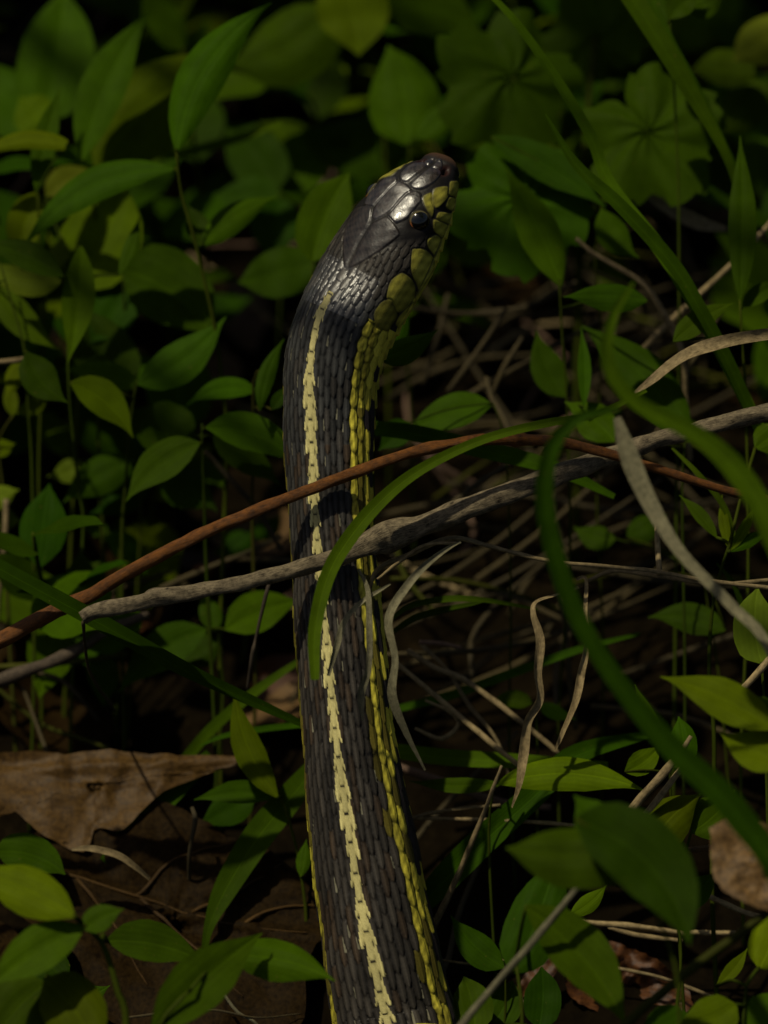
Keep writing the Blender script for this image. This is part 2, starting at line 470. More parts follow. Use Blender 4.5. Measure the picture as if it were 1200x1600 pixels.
# ------------------------------------------------------------------ ground
def build_ground():
    def axis(near, far, step):
        a = list(np.arange(-near, near + 1e-9, step))
        x = near; s = step
        while x < far:
            s *= 1.35; x += s; a.append(x); a.insert(0, -x)
        return a
    ax = axis(0.32, 60, 0.004)
    ay = [y + 0.1 for y in axis(0.36, 60, 0.004)]
    verts, faces = [], []
    for y in ay:
        for x in ax:
            near = 1.0 / (1.0 + max(0, math.hypot(x, y) - .4) * 3)
            z = (3.0 * mnoise.noise(Vector((x * 28, y * 28, 1))) + 1.8 * mnoise.noise(Vector((x * 85, y * 85, 4)))) * MM * near
            verts.append((x, y, z - 1.5 * MM))
    m_ = len(ax)
    for i in range(len(ay) - 1):
        for j in range(m_ - 1):
            faces.append((i * m_ + j, i * m_ + j + 1, (i + 1) * m_ + j + 1, (i + 1) * m_ + j))
    m, t, out = new_mat('forest_soil'); L = t.links.new
    geo = N(t, 'ShaderNodeTexCoord')
    n1 = N(t, 'ShaderNodeTexNoise', Scale=120.0, Detail=6.0, Roughness=.7); L(geo.outputs['Object'], n1.inputs['Vector'])
    n2 = N(t, 'ShaderNodeTexVoronoi', Scale=320.0); L(geo.outputs['Object'], n2.inputs['Vector'])
    r = ramp(t, [(.3, (.002, .0014, .0006)), (.55, (.005, .0034, .0014)), (.75, (.014, .009, .004))]); L(n1.outputs['Fac'], r.inputs[0])
    bs = N(t, 'ShaderNodeBsdfPrincipled', Roughness=.95); bs.inputs['Specular IOR Level'].default_value = .02
    L(r.outputs[0], bs.inputs['Base Color'])
    ad = N(t, 'ShaderNodeMath', operation='ADD'); L(n1.outputs['Fac'], ad.inputs[0]); L(n2.outputs['Distance'], ad.inputs[1])
    b = N(t, 'ShaderNodeBump', Strength=.9, Distance=.001); L(ad.outputs[0], b.inputs['Height']); L(b.outputs[0], bs.inputs['Normal'])
    L(bs.outputs[0], out.inputs['Surface'])
    g = mesh_obj('ground', verts, faces, m)
    tag(g, kind='structure')
build_ground()
# ------------------------------------------------------------------ the snake: one continuous body mesh with real scale relief
def build_snake():
    # pixel centre line from snout to where the body leaves the frame: x, y, half width, roll of the back (deg), depth mm
    KEY = [(696, 246, 2, 24, 1.5), (690, 256, 27, 24, 1.0), (682, 271, 40, 24, .5), (667, 292, 54, 30, 0), (649, 318, 68, 36, 0),
           (621, 361, 77, 40, 0), (598, 402, 81, 41, 0), (576, 440, 82, 38, 0), (550, 487, 83, 34, 0), (531, 532, 80, 31, 0), (520, 580, 76, 28, 0),
           (516, 630, 71, 26, 0), (515, 690, 69, 25, 0), (517, 790, 66, 23, 0), (524, 890, 67, 21, 0), (532, 1000, 68, 19, 0),
           (540, 1100, 70, 17, 0), (551, 1200, 75, 15, 0), (565, 1300, 80, 14, 0), (580, 1400, 85, 12, 0), (598, 1500, 91, 9, 0),
           (616, 1600, 93, 6, 0), (634, 1690, 95, 3, -4)]
    pts = [Vector(P(x, y, d)) for x, y, _, _, d in KEY]
    hws = [k[2] for k in KEY]; rolls = [k[3] for k in KEY]
    # beyond the frame the body bends down and lies along the ground towards the tail
    last = pts[-1]
    z0 = 9.6 * MM
    ext = [(8, -14, 14, 96), (18, -34, 10.2, 97), (38, -54, 9.9, 98), (66, -66, 9.9, 97), (98, -66, 9.8, 94), (128, -52, 9.2, 88), (152, -28, 8.2, 78), (166, 4, 6.8, 64), (168, 40, 5.2, 46), (158, 76, 3.2, 24), (150, 98, 1.6, 6)]
    for ex, ey, ez, h in ext:
        pts.append(Vector((last.x + ex * MM, last.y + ey * MM, ez * MM))); hws.append(h); rolls.append(0)
    A = catmull([(*p,) for p in pts], 3000)
    keyt = np.array([int(np.argmin(np.linalg.norm(A - np.array(p), axis=1))) for p in pts], dtype=float)
    # arc length in photo pixels
    seg = np.linalg.norm(np.diff(A, axis=0), axis=1) / PX
    S_all = np.concatenate([[0], np.cumsum(seg)])
    keys = S_all[keyt.astype(int)]
    smax = S_all[-1]
    # ring stations: fine on the head and the part in the frame
    st = np.concatenate([np.linspace(0, 12, 14), np.arange(13.0, 300, 1.15), np.arange(300, 1560, 2.2), np.arange(1563, smax, 5.0)])
    C = np.stack([np.interp(st, S_all, A[:, i]) for i in range(3)], 1)
    hw = np.interp(st, keys, hws)
    ker = np.ones(21) / 21
    hs = np.interp(np.arange(0, smax, 1.0), keys, hws)
    hsm = np.convolve(np.pad(hs, 10, mode='edge'), ker, 'valid')
    hw2 = np.interp(st, np.arange(0, smax, 1.0), hsm)
    f = np.clip((st - 25) / 40, 0, 1)
    hw = hw * (1 - f) + hw2 * f
    # round the snout like an ellipse end
    sn = st < 22
    hw[sn] = np.interp(22, st, hw) * np.sqrt(np.clip(1 - (1 - st[sn] / 22.0) ** 2, 0, 1)) ** 0.9
    hw = np.maximum(hw, 0.2)
    roll = np.interp(st, keys, rolls)
    T = np.gradient(C, axis=0); T /= np.linalg.norm(T, axis=1)[:, None]
    for _ in range(3):
        T[1:-1] = (T[:-2] + T[1:-1] * 2 + T[2:]) / 4
        T /= np.linalg.norm(T, axis=1)[:, None]
    ref = np.array(TOCAM)[None, :] * np.ones((len(st), 1))
    fz = np.clip((st - 1480) / 240, 0, 1)[:, None]
    ref = ref * (1 - fz) + np.array([0, 0, 1.0])[None, :] * fz
    Sd = np.cross(ref, T); Sd /= np.linalg.norm(Sd, axis=1)[:, None]
    Nn = np.cross(T, Sd)
    NS = 352
    th = -np.pi + 2 * np.pi * (np.arange(NS)) / NS          # 0 = middle of the back
    # cross section: head boxier and flatter, body round
    hf = np.clip((330 - st) / 120, 0, 1); hf = hf * hf * (3 - 2 * hf)
    pexp = 2.0 + 0.5 * hf
    ratio = 0.97 - 0.17 * hf
    ratio = np.where(st < 60, ratio - 0.10 * (1 - st / 60), ratio)
    def section(i, theta):
        sx = np.sign(np.sin(theta)) * np.abs(np.sin(theta)) ** (2 / pexp[i])
        cy = np.sign(np.cos(theta)) * np.abs(np.cos(theta)) ** (2 / pexp[i])
        r = np.radians(roll[i])
        X = hw[i] * sx; Y = hw[i] * ratio[i] * cy
        return X * np.cos(r) - Y * np.sin(r), X * np.sin(r) + Y * np.cos(r)
    def px_to_st(x, y):
        """pixel on the head -> station s and angle theta"""
        q = P(x, y, 0)
        rel = np.array(q)[None, :] - C
        al = np.abs(np.einsum('ij,ij->i', rel, T)); off = np.einsum('ij,ij->i', rel, Sd) / PX
        ok = (np.abs(off) < 1.3 * hw + 12) & (st < 420)
        al = np.where(ok, al, 1e9)
        i = int(np.argmin(al))
        tt = np.linspace(-2.2, 2.2, 400)
        x_, y_ = section(i, tt)
        vis = y_ > -0.02 * hw[i]
        e = np.where(vis, np.abs(x_ - off[i]), 1e9)
        return st[i], float(tt[int(np.argmin(e))])
    SS, TH = np.meshgrid(st, th, indexing='ij')
    HW = hw[:, None] * np.ones_like(TH)
    # ---- scale rows: narrow on the back, wider low on the flanks
    cen = [0, 7.2, 14.4, 21.8, 29.6, 38.0, 47.0, 57.5, 69.5, 82.0, 95.0, 108.0]
    absd = np.degrees(np.abs(TH)); V = np.interp(absd, cen, range(len(cen))) * np.sign(TH)
    V = np.where(absd > 108, np.sign(TH) * (11 + (absd - 108) / 14), V)
    # scale length along the body
    Ls = np.interp(st, [0, 150, 250, 340, 600, 1000, 1500], [22, 22, 22, 30, 39, 45, 47])
    qs = np.concatenate([[0], np.cumsum(np.diff(st) / Ls[1:])])
    Q = qs[:, None] * np.ones_like(TH)
    rs = np.random.RandomState(3)
    RND = rs.rand(4, 97, 41)
    best = np.full(TH.shape, -9.0); bi = np.zeros(TH.shape, int); bj = np.zeros(TH.shape, int); bdu = np.zeros(TH.shape); bdv = np.zeros(TH.shape); bm = np.zeros(TH.shape)
    j0 = np.round(V).astype(int)
    for dj in (-1, 0, 1):
        j = j0 + dj
        par = 0.5 * (np.abs(j) % 2)
        i0 = np.round(Q - par).astype(int)
        for di in (-1, 0, 1):
            i = i0 + di
            jit = (RND[0, i % 97, (j + 20) % 41] - .5) * 0.10
            du = Q - (i + par + jit); dv = V - j
            uu = np.clip((du + 0.72) / 1.34, 0, 1)
            wid = 0.66 * np.power(np.clip(np.sin(np.pi * np.power(uu, 1.25)), 0, 1), np.where(j == 0, .22, .62)) * np.where(j == 0, .86, 1) + 1e-4
            edge = 1 - np.abs(dv) / wid
            inside = (du > -0.72) & (du < 0.62)
            m = np.where(inside, np.clip(edge * 4.0, 0, 1), 0)
            m = m * np.clip((0.62 - du) / 0.07, 0, 1)
            h = (0.32 + 0.42 * (du + 0.72) / 1.34 + 0.34 * (1 - (dv / 0.66) ** 2) + 0.16 * np.exp(-(dv / 0.10) ** 2)) * m
            h = np.where(m > 0.02, h, -1)
            up = h > best
            best = np.where(up, h, best); bi = np.where(up, i, bi); bj = np.where(up, j, bj); bdu = np.where(up, du, bdu); bdv = np.where(up, dv, bdv); bm = np.where(up, m, bm)
    best = np.clip(best, 0, 1.2)
    rA = RND[1, bi % 97, (bj + 20) % 41]; rB = RND[2, bi % 97, (bj + 20) % 41]; rC = RND[3, bi % 97, (bj + 20) % 41]
    aj = np.abs(bj)
    belly = absd > 101
    amp = np.interp(st, [0, 60, 260, 420, 900, 1600], [0.10, .16, 0.26, 0.36, 0.42, 0.46])[:, None] * MM
    amp = np.where(aj >= 7, amp * 1.25, amp)
    disp = (best - 0.55) * amp
    # ventral plates: wide bands
    bq = (Q * 1.0) % 1.0
    bh = (bq - .5) * np.clip((1 - bq) / .08, 0, 1) * 0.35 * MM
    wb = np.clip((absd - 102) / 6, 0, 1)
    disp = disp * (1 - wb) + bh * wb
    # ---- colours
    def C3(*c): return np.array(c)
    dark = C3(0.030, 0.026, 0.021); blue = C3(0.030, 0.030, 0.028); black = C3(0.006, 0.005, 0.005)
    cream = C3(0.45, 0.40, 0.165); yellow = C3(0.66, 0.58, 0.06); olive = C3(0.12, 0.10, 0.014); chin = C3(0.58, 0.51, 0.06)
    cenf = 0.25 + .95 * np.clip(1 - (np.abs(bdv) / .52) ** 2, 0, 1) * np.clip(1.15 - np.abs(bdu) * .9, 0, 1)  # scale glints put into the colour: lighter centres, darker edges
    base = dark * ((0.55 + 0.9 * rA) * cenf)[..., None]
    nb = (np.clip((SS - 210) / 60, 0, 1) * np.clip((760 - SS) / 300, 0, 1))[..., None] * (0.35 + 0.65 * (rB > .35))[..., None]
    base = base * (1 - nb) + (blue * ((0.6 + 0.8 * rA) * cenf)[..., None]) * nb
    brown = C3(0.040, 0.028, 0.018)
    base = np.where(((rC > .80) & (SS > 500))[..., None], brown * ((0.6 + .6 * rA) * cenf)[..., None], base)
    # pale skin flecks at the sides of some scales
    fl = (rB > .84) & (aj >= 2) & (aj <= 6) & (np.abs(bdv) > .36) & (bdu < .12) & (bdv * np.sign(rC - .5) > 0) & (SS > 300)
    base = np.where(fl[..., None], C3(0.16, 0.15, 0.10), base)
    # the stripe down the back: middle row and the inner half of its neighbours
    stripe_on = np.clip((SS - 262) / 25, 0, 1) > .5
    wob = 0.10 * np.sin(SS * .031) + 0.07 * np.sin(SS * .013 + 1)
    reach = 0.84 + wob + (rA - .5) * 0.5 + 0.55 * np.clip(bdu, -.5, .5)
    taper = np.interp(st, [262, 300, 420, 700], [0.45, .65, 1.0, 1.0])[:, None]
    ins = stripe_on & (((bj == 0) & (np.abs(bdv) < .75 * taper)) | ((aj == 1) & (np.abs(V) < reach * taper)))
    cr = cream * (0.80 + 0.35 * rB)[..., None]
    base = np.where(ins[..., None], cr, base)
    # flank stripe with dark edged scales, blotches below
    yl = yellow * ((0.55 + .55 * rB) * (1 - .45 * np.clip(-bdu * 1.2, 0, 1)) * (1 - .85 * np.clip(np.abs(bdv) * 3.2 - 1.0, 0, 1)) * (1 - .7 * np.clip((bdu - .30) * 4, 0, 1)) * (0.72 + .4 * np.sin(SS * .21 + 5 * rC) * np.sin(TH * 37 + SS * .13)))[..., None]
    lat = ((aj == 7) | (aj == 8)) & (SS > 285) & ((TH > 0) | (absd > 60))
    base = np.where(lat[..., None], yl, base)
    lat5 = (aj == 6) & (rC > .80) & (SS > 700) & (TH > 0)
    base = np.where(lat5[..., None], olive * (0.35 + .5 * rA)[..., None], base)
    dk7 = (aj == 8) & (rC > .50) & (SS > 440)
    base = np.where(dk7[..., None], olive * (.5 + .6 * rA)[..., None], base)
    low = (aj >= 9) & ~belly & (SS > 285)
    lowc = np.where((rC > .48)[..., None], black * 3, yellow * (.45 + .5 * rB)[..., None])
    lowc = np.where(((rC <= .84) & (SS < 540))[..., None], yellow * (0.5 + .45 * rB)[..., None], lowc)
    base = np.where(low[..., None], lowc, base)
    bel = chin * (.75 + .25 * np.sin(SS * .2))[..., None]
    bel = np.where(((absd < 118) & (bq < .35) & (SS > 420))[..., None], black * 3, bel)
    base = np.where(belly[..., None], bel, base)
    # black skin in the joints, dark rear tick of the stripe scales
    edgef = np.clip(bm * 1.25, 0, 1)
    tick = np.clip((0.52 - bdu) / 0.07, 0, 1)
    tick = np.where(bj == 0, tick, 1.0)
    edgef = np.where(belly, 1.0, edgef)
    edgef = np.where(ins & (aj == 1), np.clip(edgef + .25, 0, 1), edgef)
    base = black * (1 - edgef)[..., None] + base * edgef[..., None]
    base = black * 2 * (1 - tick)[..., None] + base * tick[..., None]
    # paler keel on the dark scales
    kl = np.exp(-(bdv / 0.09) ** 2) * np.clip(bdu + .5, 0, 1) * (aj >= 1) * (aj <= 6)
    base = base * (1 + 0.5 * kl)[..., None]
    rough = np.full(TH.shape, 0.46)
    rough = np.where(ins | lat | low, .5, rough)
    rough = np.where((SS > 225) & (SS < 300) & (absd < 45) & ~ins, .36, rough)
    # ---- head shields traced on the photograph, mirrored to the other side
    def cp(x, y): return 420 + x / 3.75, 220 + y / 3.75
    hd = st < 330; nh = int(hd.sum())
    hs_, ht_ = SS[:nh], TH[:nh]
    XM = hs_; YM = ht_ * np.maximum(hw[:nh], 18)[:, None]
    blk = C3(0.0075, 0.0065, 0.006); shield = C3(0.016, 0.0115, 0.0095); lab = C3(0.50, 0.46, 0.06); nose = C3(0.045, 0.022, 0.010)
    PL = [
        ('mid', [(650, 238), (700, 226), (785, 243), (838, 292), (775, 370), (690, 446), (590, 468)], shield, .32, True),
        ('s', [(842, 298), (884, 304), (905, 350), (810, 468), (742, 496), (696, 450), (780, 372)], shield * .9, .32, False),
        ('s', [(596, 474), (692, 452), (742, 502), (770, 560), (655, 655), (545, 722), (420, 742), (500, 592)], shield * .8, .40, True),
        ('s', [(846, 176), (880, 150), (940, 170), (1000, 205), (960, 268), (892, 296), (840, 286), (788, 238)], shield, .31, True),
        ('s', [(884, 142), (920, 108), (968, 96), (1006, 134), (1002, 192), (940, 162)], shield, .32, True),
        ('s', [(908, 330), (946, 318), (968, 395), (955, 456), (918, 400)], lab * .55, .44, False),
        ('s', [(962, 300), (1030, 300), (1040, 350), (985, 400), (972, 385)], lab * .6, .44, False),
        ('s', [(1050, 268), (1108, 250), (1104, 322), (1046, 338)], lab * .8, .44, False),
        ('s', [(1048, 352), (1100, 346), (1088, 408), (1040, 392)], lab, .44, False),
        ('s', [(1000, 424), (1072, 432), (1058, 486), (982, 462)], lab * .95, .44, False),
        ('s', [(968, 474), (1050, 502), (1024, 572), (968, 534)], lab, .44, False),
        ('s', [(936, 590), (986, 566), (1014, 600), (972, 684), (932, 618)], lab * .95, .44, False),
        ('s', [(846, 652), (918, 650), (966, 712), (930, 852), (876, 884), (834, 762)], lab * .9, .44, False),
        ('s', [(716, 832), (778, 786), (838, 826), (846, 930), (784, 1000), (752, 1010), (692, 920)], lab * .62, .44, False),
        ('s', [(620, 1016), (664, 952), (712, 942), (752, 1030), (700, 1120), (630, 1090)], lab * .4, .44, False),
        ('s', [(858, 912), (935, 868), (975, 720), (1000, 730), (930, 920), (850, 1000)], chin * .9, .44, False),
        ('s', [(770, 1030), (846, 945), (856, 1000), (770, 1096), (748, 1080)], chin * .9, .44, False),
    ]
    cov = np.zeros_like(hs_)
    tops = np.zeros_like(hs_)
    plate_zone = np.zeros_like(hs_)
    for kind, poly, c, rg, clampmid in PL:
        pv = []
        for (x, y) in poly:
            s_, t_ = px_to_st(*cp(x, y))
            pv.append((s_, t_ * max(np.interp(s_, st, hw), 18)))
        pv = np.array(pv)
        if clampmid and kind == 's':
            # points on the suture lie exactly beside the midline
            pv[:, 1] = np.maximum(pv[:, 1], 1.2)
            srt = np.argsort(pv[:, 1])[:2]
            pv[srt, 1] = 1.2
        if kind == 'mid':
            half = pv.copy(); half[:, 1] = np.maximum(half[:, 1], 0)
            mx = np.max(half[:, 1]) * 1.12
            s0, s1 = half[:, 0].min(), half[:, 0].max()
            pv = np.array([(s0, 0), (s0 + 3, mx * .85), (s0 + .25 * (s1 - s0), mx), (s0 + .75 * (s1 - s0), mx * .62), (s1, 0),
                           (s0 + .75 * (s1 - s0), -mx * .62), (s0 + .25 * (s1 - s0), -mx), (s0 + 3, -mx * .85)])
        for sgn in ((1,) if kind == 'mid' else (1, -1)):
            q = pv * np.array([1, sgn])
            if sgn < 0: q = q[::-1]
            area = 0.5 * np.sum(q[:, 0] * np.roll(q[:, 1], -1) - np.roll(q[:, 0], -1) * q[:, 1])
            if area < 0: q = q[::-1]
            # inside test and distance to the rim
            # (hull of the traced corners, corners rounded by a soft minimum over the edges)
            srt_ = sorted(map(tuple, q)); lo_, hi_ = [], []
            for pp in srt_:
                while len(lo_) > 1 and (lo_[-1][0] - lo_[-2][0]) * (pp[1] - lo_[-1][1]) - (lo_[-1][1] - lo_[-2][1]) * (pp[0] - lo_[-1][0]) <= 0: lo_.pop()
                lo_.append(pp)
            for pp in reversed(srt_):
                while len(hi_) > 1 and (hi_[-1][0] - hi_[-2][0]) * (pp[1] - hi_[-1][1]) - (hi_[-1][1] - hi_[-2][1]) * (pp[0] - hi_[-1][0]) <= 0: hi_.pop()
                hi_.append(pp)
            q = np.array(lo_[:-1] + hi_[:-1])
            kk = .55 if rg < .41 else .42
            acc = np.zeros(hs_.shape)
            for e in range(len(q)):
                a = q[e]; b = q[(e + 1) % len(q)]
                ab = b - a; ln = np.hypot(*ab)
                if ln < 1e-3: continue
                dd = (ab[0] * (YM - a[1]) - ab[1] * (XM - a[0])) / ln
                acc += np.exp(np.clip(-kk * dd, -60, 60))
            sd = -np.log(acc) / kk + (0.8 if rg < .41 else 2.8)
            g = np.clip((sd + .5) / 2.4, 0, 1); g = g * g * (3 - 2 * g)
            win = g > cov
            nz = 0.8 + .4 * rA[:nh]
            cc = c * (1.0 if rg < .41 else 1) * np.ones(hs_.shape + (1,))
            if rg < .41: cc = cc * (1 + .55 * np.sin(XM * .31 + 2) * np.sin(YM * .37 + XM * .11) + .3 * np.sin(XM * .83 - YM * .71))[..., None]
            if rg > .41: cc = cc * (0.40 + .6 * np.clip(sd / 9, 0, 1))[..., None] * (0.85 + .3 * np.sin(XM * .22 + YM * .31) * np.sin(XM * .13 - YM * .17))[..., None]
            base[:nh] = np.where((g > 0)[..., None], base[:nh] * (1 - g)[..., None] + cc * g[..., None], base[:nh])
            dm = np.clip(sd / 9.0, 0, 1)
            hgt = ((-0.06 + 0.15 * g + 0.06 * np.sqrt(dm)) if rg < .41 else (-0.03 + 0.07 * g + 0.06 * np.sqrt(dm))) * MM
            if rg < .41: hgt = hgt + 0.035 * MM * np.sin(XM * .19 + 1.3) * np.sin(YM * .23 + XM * .07) * g
            disp[:nh] = np.where(sd > -1.5, hgt, disp[:nh])
            rough[:nh] = np.where(g > .4, rg, rough[:nh])
            cov = np.maximum(cov, g)
            plate_zone = np.maximum(plate_zone, np.clip((sd + 12) / 10, 0, 1))
    # skin between the shields on the front of the head is smooth and dark
    front = np.clip((215 - hs_ - np.abs(np.degrees(ht_)) * .95) / 20, 0, 1)
    front = np.maximum(front, np.clip((128 - hs_) / 20, 0, 1)) * (np.abs(np.degrees(ht_)) < 100)
    k_ = front * (1 - cov)
    base[:nh] = base[:nh] * (1 - k_)[..., None] + blk * k_[..., None]
    disp[:nh] = disp[:nh] * (1 - k_) + (-0.10 * MM) * k_
    # chin and throat pale
    adh = np.abs(np.degrees(ht_))
    ch = np.clip((adh - 104) / 4, 0, 1) * (1 - cov)
    base[:nh] = base[:nh] * (1 - ch)[..., None] + (chin * .9) * ch[..., None]
    # rust tip of the snout
    tip = np.clip((17 - hs_) / 9, 0, 1) * (1 - .5 * cov)
    base[:nh] = base[:nh] * (1 - tip)[..., None] + nose * tip[..., None]
    # nostril
    def bump_at(px, py, rad, depth, colr=None, both=True, crad=None):
        s_, t_ = px_to_st(px, py)
        y_ = t_ * max(np.interp(s_, st, hw), 18)
        for sg in (1, -1):
            dd = np.hypot(XM - s_, YM - sg * y_)
            disp[:nh] += depth * MM * np.exp(-(dd / rad) ** 2)
            if colr is not None:
                g = np.exp(-(dd / (crad or rad)) ** 4)[..., None]
                base[:nh] = base[:nh] * (1 - g) + colr * g
        return s_, t_
    bump_at(692, 274, 6, -0.7, C3(0.020, 0.005, 0.003), crad=10)
    bump_at(692, 274, 3.5, -0.5, C3(0.004, 0.002, 0.002), crad=4.5)
    es, et = bump_at(656, 349, 22, 0.25, blk, crad=21)
    bump_at(656, 349, 14, -1.1, blk * .5, crad=16)
    # mouth line
    ml = np.exp(-((adh - 103) / 1.8) ** 2) * (hs_ < 245)
    disp[:nh] -= 0.22 * MM * ml
    base[:nh] *= (1 - .85 * ml)[..., None]
    # fine grain
    gr = rs.rand(*TH.shape)
    base *= (0.88 + .24 * gr)[..., None]
    # slow swellings of the living body
    sw = 1 + 0.018 * np.sin(SS * .021 + 2 * TH) + .010 * np.sin(SS * .047 + 3 * TH) + .008 * np.sin(SS * .017)
    # ---- vertices
    X = np.empty(TH.shape); Y = np.empty(TH.shape)
    for i in range(len(st)):
        X[i], Y[i] = section(i, th)
    X *= sw; Y *= sw
    # brow ridge over the eye, bulge of the jaw behind it
    Pv = C[:, None, :] + (X[..., None] * Sd[:, None, :] + Y[..., None] * Nn[:, None, :]) * PX
    du = np.gradient(Pv, axis=0); dvv = np.roll(Pv, -1, axis=1) - np.roll(Pv, 1, axis=1)
    NR = np.cross(dvv, du); NR /= (np.linalg.norm(NR, axis=2)[..., None] + 1e-12)
    outw = X[..., None] * Sd[:, None, :] + Y[..., None] * Nn[:, None, :]
    sg = np.sign(np.einsum('ijk,ijk->ij', NR, outw)); NR *= np.where(sg == 0, 1, sg)[..., None]
    fade = np.clip(st / 10, 0, 1)[:, None]
    Pf = Pv + NR * (disp * fade)[..., None]
    n = len(st)
    verts = Pf.reshape(-1, 3)
    tipv = Pf[0].mean(axis=0); tailv = Pf[-1].mean(axis=0) + T[-1] * 2 * MM
    verts = np.vstack([verts, tipv, tailv])
    I = np.arange(n - 1)[:, None] * NS; Jn = np.arange(NS)[None, :]; J2 = (Jn + 1) % NS
    F = np.stack([I + Jn, I + NS + Jn, I + NS + J2, I + J2], -1).reshape(-1, 4)
    tri0 = np.stack([np.full(NS, n * NS), np.arange(NS), (np.arange(NS) + 1) % NS], -1)
    b0 = (n - 1) * NS
    tri1 = np.stack([np.full(NS, n * NS + 1), b0 + (np.arange(NS) + 1) % NS, b0 + np.arange(NS)], -1)
    me = bpy.data.meshes.new('body')
    nl = F.size + tri0.size + tri1.size
    me.vertices.add(len(verts)); me.vertices.foreach_set('co', verts.astype(np.float32).ravel())
    me.loops.add(nl); me.loops.foreach_set('vertex_index', np.concatenate([F.ravel(), tri0.ravel(), tri1.ravel()]).astype(np.int32))
    npol = len(F) + 2 * NS
    ls = np.concatenate([np.arange(len(F)) * 4, len(F) * 4 + np.arange(2 * NS) * 3]).astype(np.int32)
    me.polygons.add(npol); me.polygons.foreach_set('loop_start', ls)
    me.update(calc_edges=True); me.validate()
    me.polygons.foreach_set('use_smooth', [True] * len(me.polygons))
    cols = np.ones((len(verts), 4), np.float32)
    cols[:-2, :3] = np.clip(base, 0.001, 1).reshape(-1, 3); cols[-2, :3] = nose; cols[-1, :3] = dark
    at = me.color_attributes.new('scale_colour', 'FLOAT_COLOR', 'POINT'); at.data.foreach_set('color', cols.ravel())
    ra = me.attributes.new('scale_rough', 'FLOAT', 'POINT'); ra.data.foreach_set('value', np.append(rough.ravel(), [.4, .4]).astype(np.float32))
    m, t, out = new_mat('snake_skin'); Lk = t.links.new
    ca = N(t, 'ShaderNodeAttribute', attribute_name='scale_colour'); rg_ = N(t, 'ShaderNodeAttribute', attribute_name='scale_rough')
    geo = N(t, 'ShaderNodeTexCoord'); no = N(t, 'ShaderNodeTexNoise', Scale=2600.0, Detail=3.0); Lk(geo.outputs['Object'], no.inputs['Vector'])
    no3 = N(t, 'ShaderNodeTexNoise', Scale=700.0, Detail=5.0); Lk(geo.outputs['Object'], no3.inputs['Vector'])
    bs = N(t, 'ShaderNodeBsdfPrincipled'); sp_ = N(t, 'ShaderNodeMapRange'); sp_.inputs['From Min'].default_value = .31; sp_.inputs['From Max'].default_value = .46; sp_.inputs['To Min'].default_value = .9; sp_.inputs['To Max'].default_value = .18
    Lk(rg_.outputs['Fac'], sp_.inputs['Value']); Lk(sp_.outputs[0], bs.inputs['Specular IOR Level'])
    mr = N(t, 'ShaderNodeMapRange'); mr.inputs['From Min'].default_value = .3; mr.inputs['From Max'].default_value = .7
    mr.inputs['To Min'].default_value = -.09; mr.inputs['To Max'].default_value = .14; Lk(no3.outputs['Fac'], mr.inputs['Value'])
    adn = N(t, 'ShaderNodeMath', operation='ADD'); Lk(rg_.outputs['Fac'], adn.inputs[0]); Lk(mr.outputs[0], adn.inputs[1])
    Lk(ca.outputs['Color'], bs.inputs['Base Color']); Lk(adn.outputs[0], bs.inputs['Roughness'])
    b = N(t, 'ShaderNodeBump', Strength=.45, Distance=.00008); Lk(no.outputs['Fac'], b.inputs['Height']); Lk(b.outputs[0], bs.inputs['Normal'])
    Lk(bs.outputs[0], out.inputs['Surface'])
    me.materials.append(m)
    root = bpy.data.objects.new('snake', None); col.objects.link(root); root.location = (0, 0, 0); root.empty_display_size = .01
    tag(root, 'dark striped snake with pale back stripe and yellow flanks raising its head among leaves', 'snake')
    body = bpy.data.objects.new('body', me); col.objects.link(body); body.parent = root
    # ---- eyes
    em, t, out = new_mat('snake_eye'); Lk = t.links.new
    ca = N(t, 'ShaderNodeAttribute', attribute_name='leafuv')
    sx = N(t, 'ShaderNodeSeparateXYZ'); Lk(ca.outputs['Vector'], sx.inputs[0])
    rp = ramp(t, [(0.0, (.003, .003, .003)), (.60, (.004, .005, .005)), (.66, (.085, .07, .025)), (.76, (.04, .035, .018)), (.84, (.02, .018, .012)), (1, (.01, .01, .01))])
    Lk(sx.outputs['X'], rp.inputs[0])
    mx = N(t, 'ShaderNodeMix', data_type='RGBA'); mx.inputs[7].default_value = (.36, .10, .03, 1)
    Lk(sx.outputs['Y'], mx.inputs[0]); Lk(rp.outputs[0], mx.inputs[6])
    bs = N(t, 'ShaderNodeBsdfPrincipled', Roughness=.12); bs.inputs['Coat Weight'].default_value = .5
    Lk(mx.outputs[2], bs.inputs['Base Color']); Lk(bs.outputs[0], out.inputs['Surface'])
    ei = int(np.argmin(np.abs(st - es)))
    for sgn in (1, -1):
        x_, y_ = section(ei, np.array([et * sgn])); off = Sd[ei] * x_[0] + Nn[ei] * y_[0]
        ctr = Vector(C[ei] + off * PX); nor = Vector(off).normalized()
        a1 = Vector(-T[ei]); a1 = (a1 - nor * a1.dot(nor)).normalized(); a2 = nor.cross(a1)
        r = 1.85 * MM
        ctr = ctr - nor * r * .62
        vs, us, fs = [], [], []
        for i in range(15):
            ph = math.pi * i / 14 * .62
            for k in range(28):
                az = 2 * math.pi * k / 28
                vs.append(ctr + (nor * math.cos(ph) * .92 + (a1 * math.cos(az) + a2 * math.sin(az)) * math.sin(ph)) * r)
                f = min(1, ph / 1.45)
                orange = max(0.0, math.cos(az - math.pi * (0.87 if sgn > 0 else 1.13))) ** 14 * (1 if .6 < f < .85 else 0)
                us.append((f, orange, 0))
        for i in range(14):
            for k in range(28):
                k2 = (k + 1) % 28
                fs.append((i * 28 + k, i * 28 + k2, (i + 1) * 28 + k2, (i + 1) * 28 + k))
        mesh_obj('eye', vs, fs, em, root, us)
    return root
build_snake()
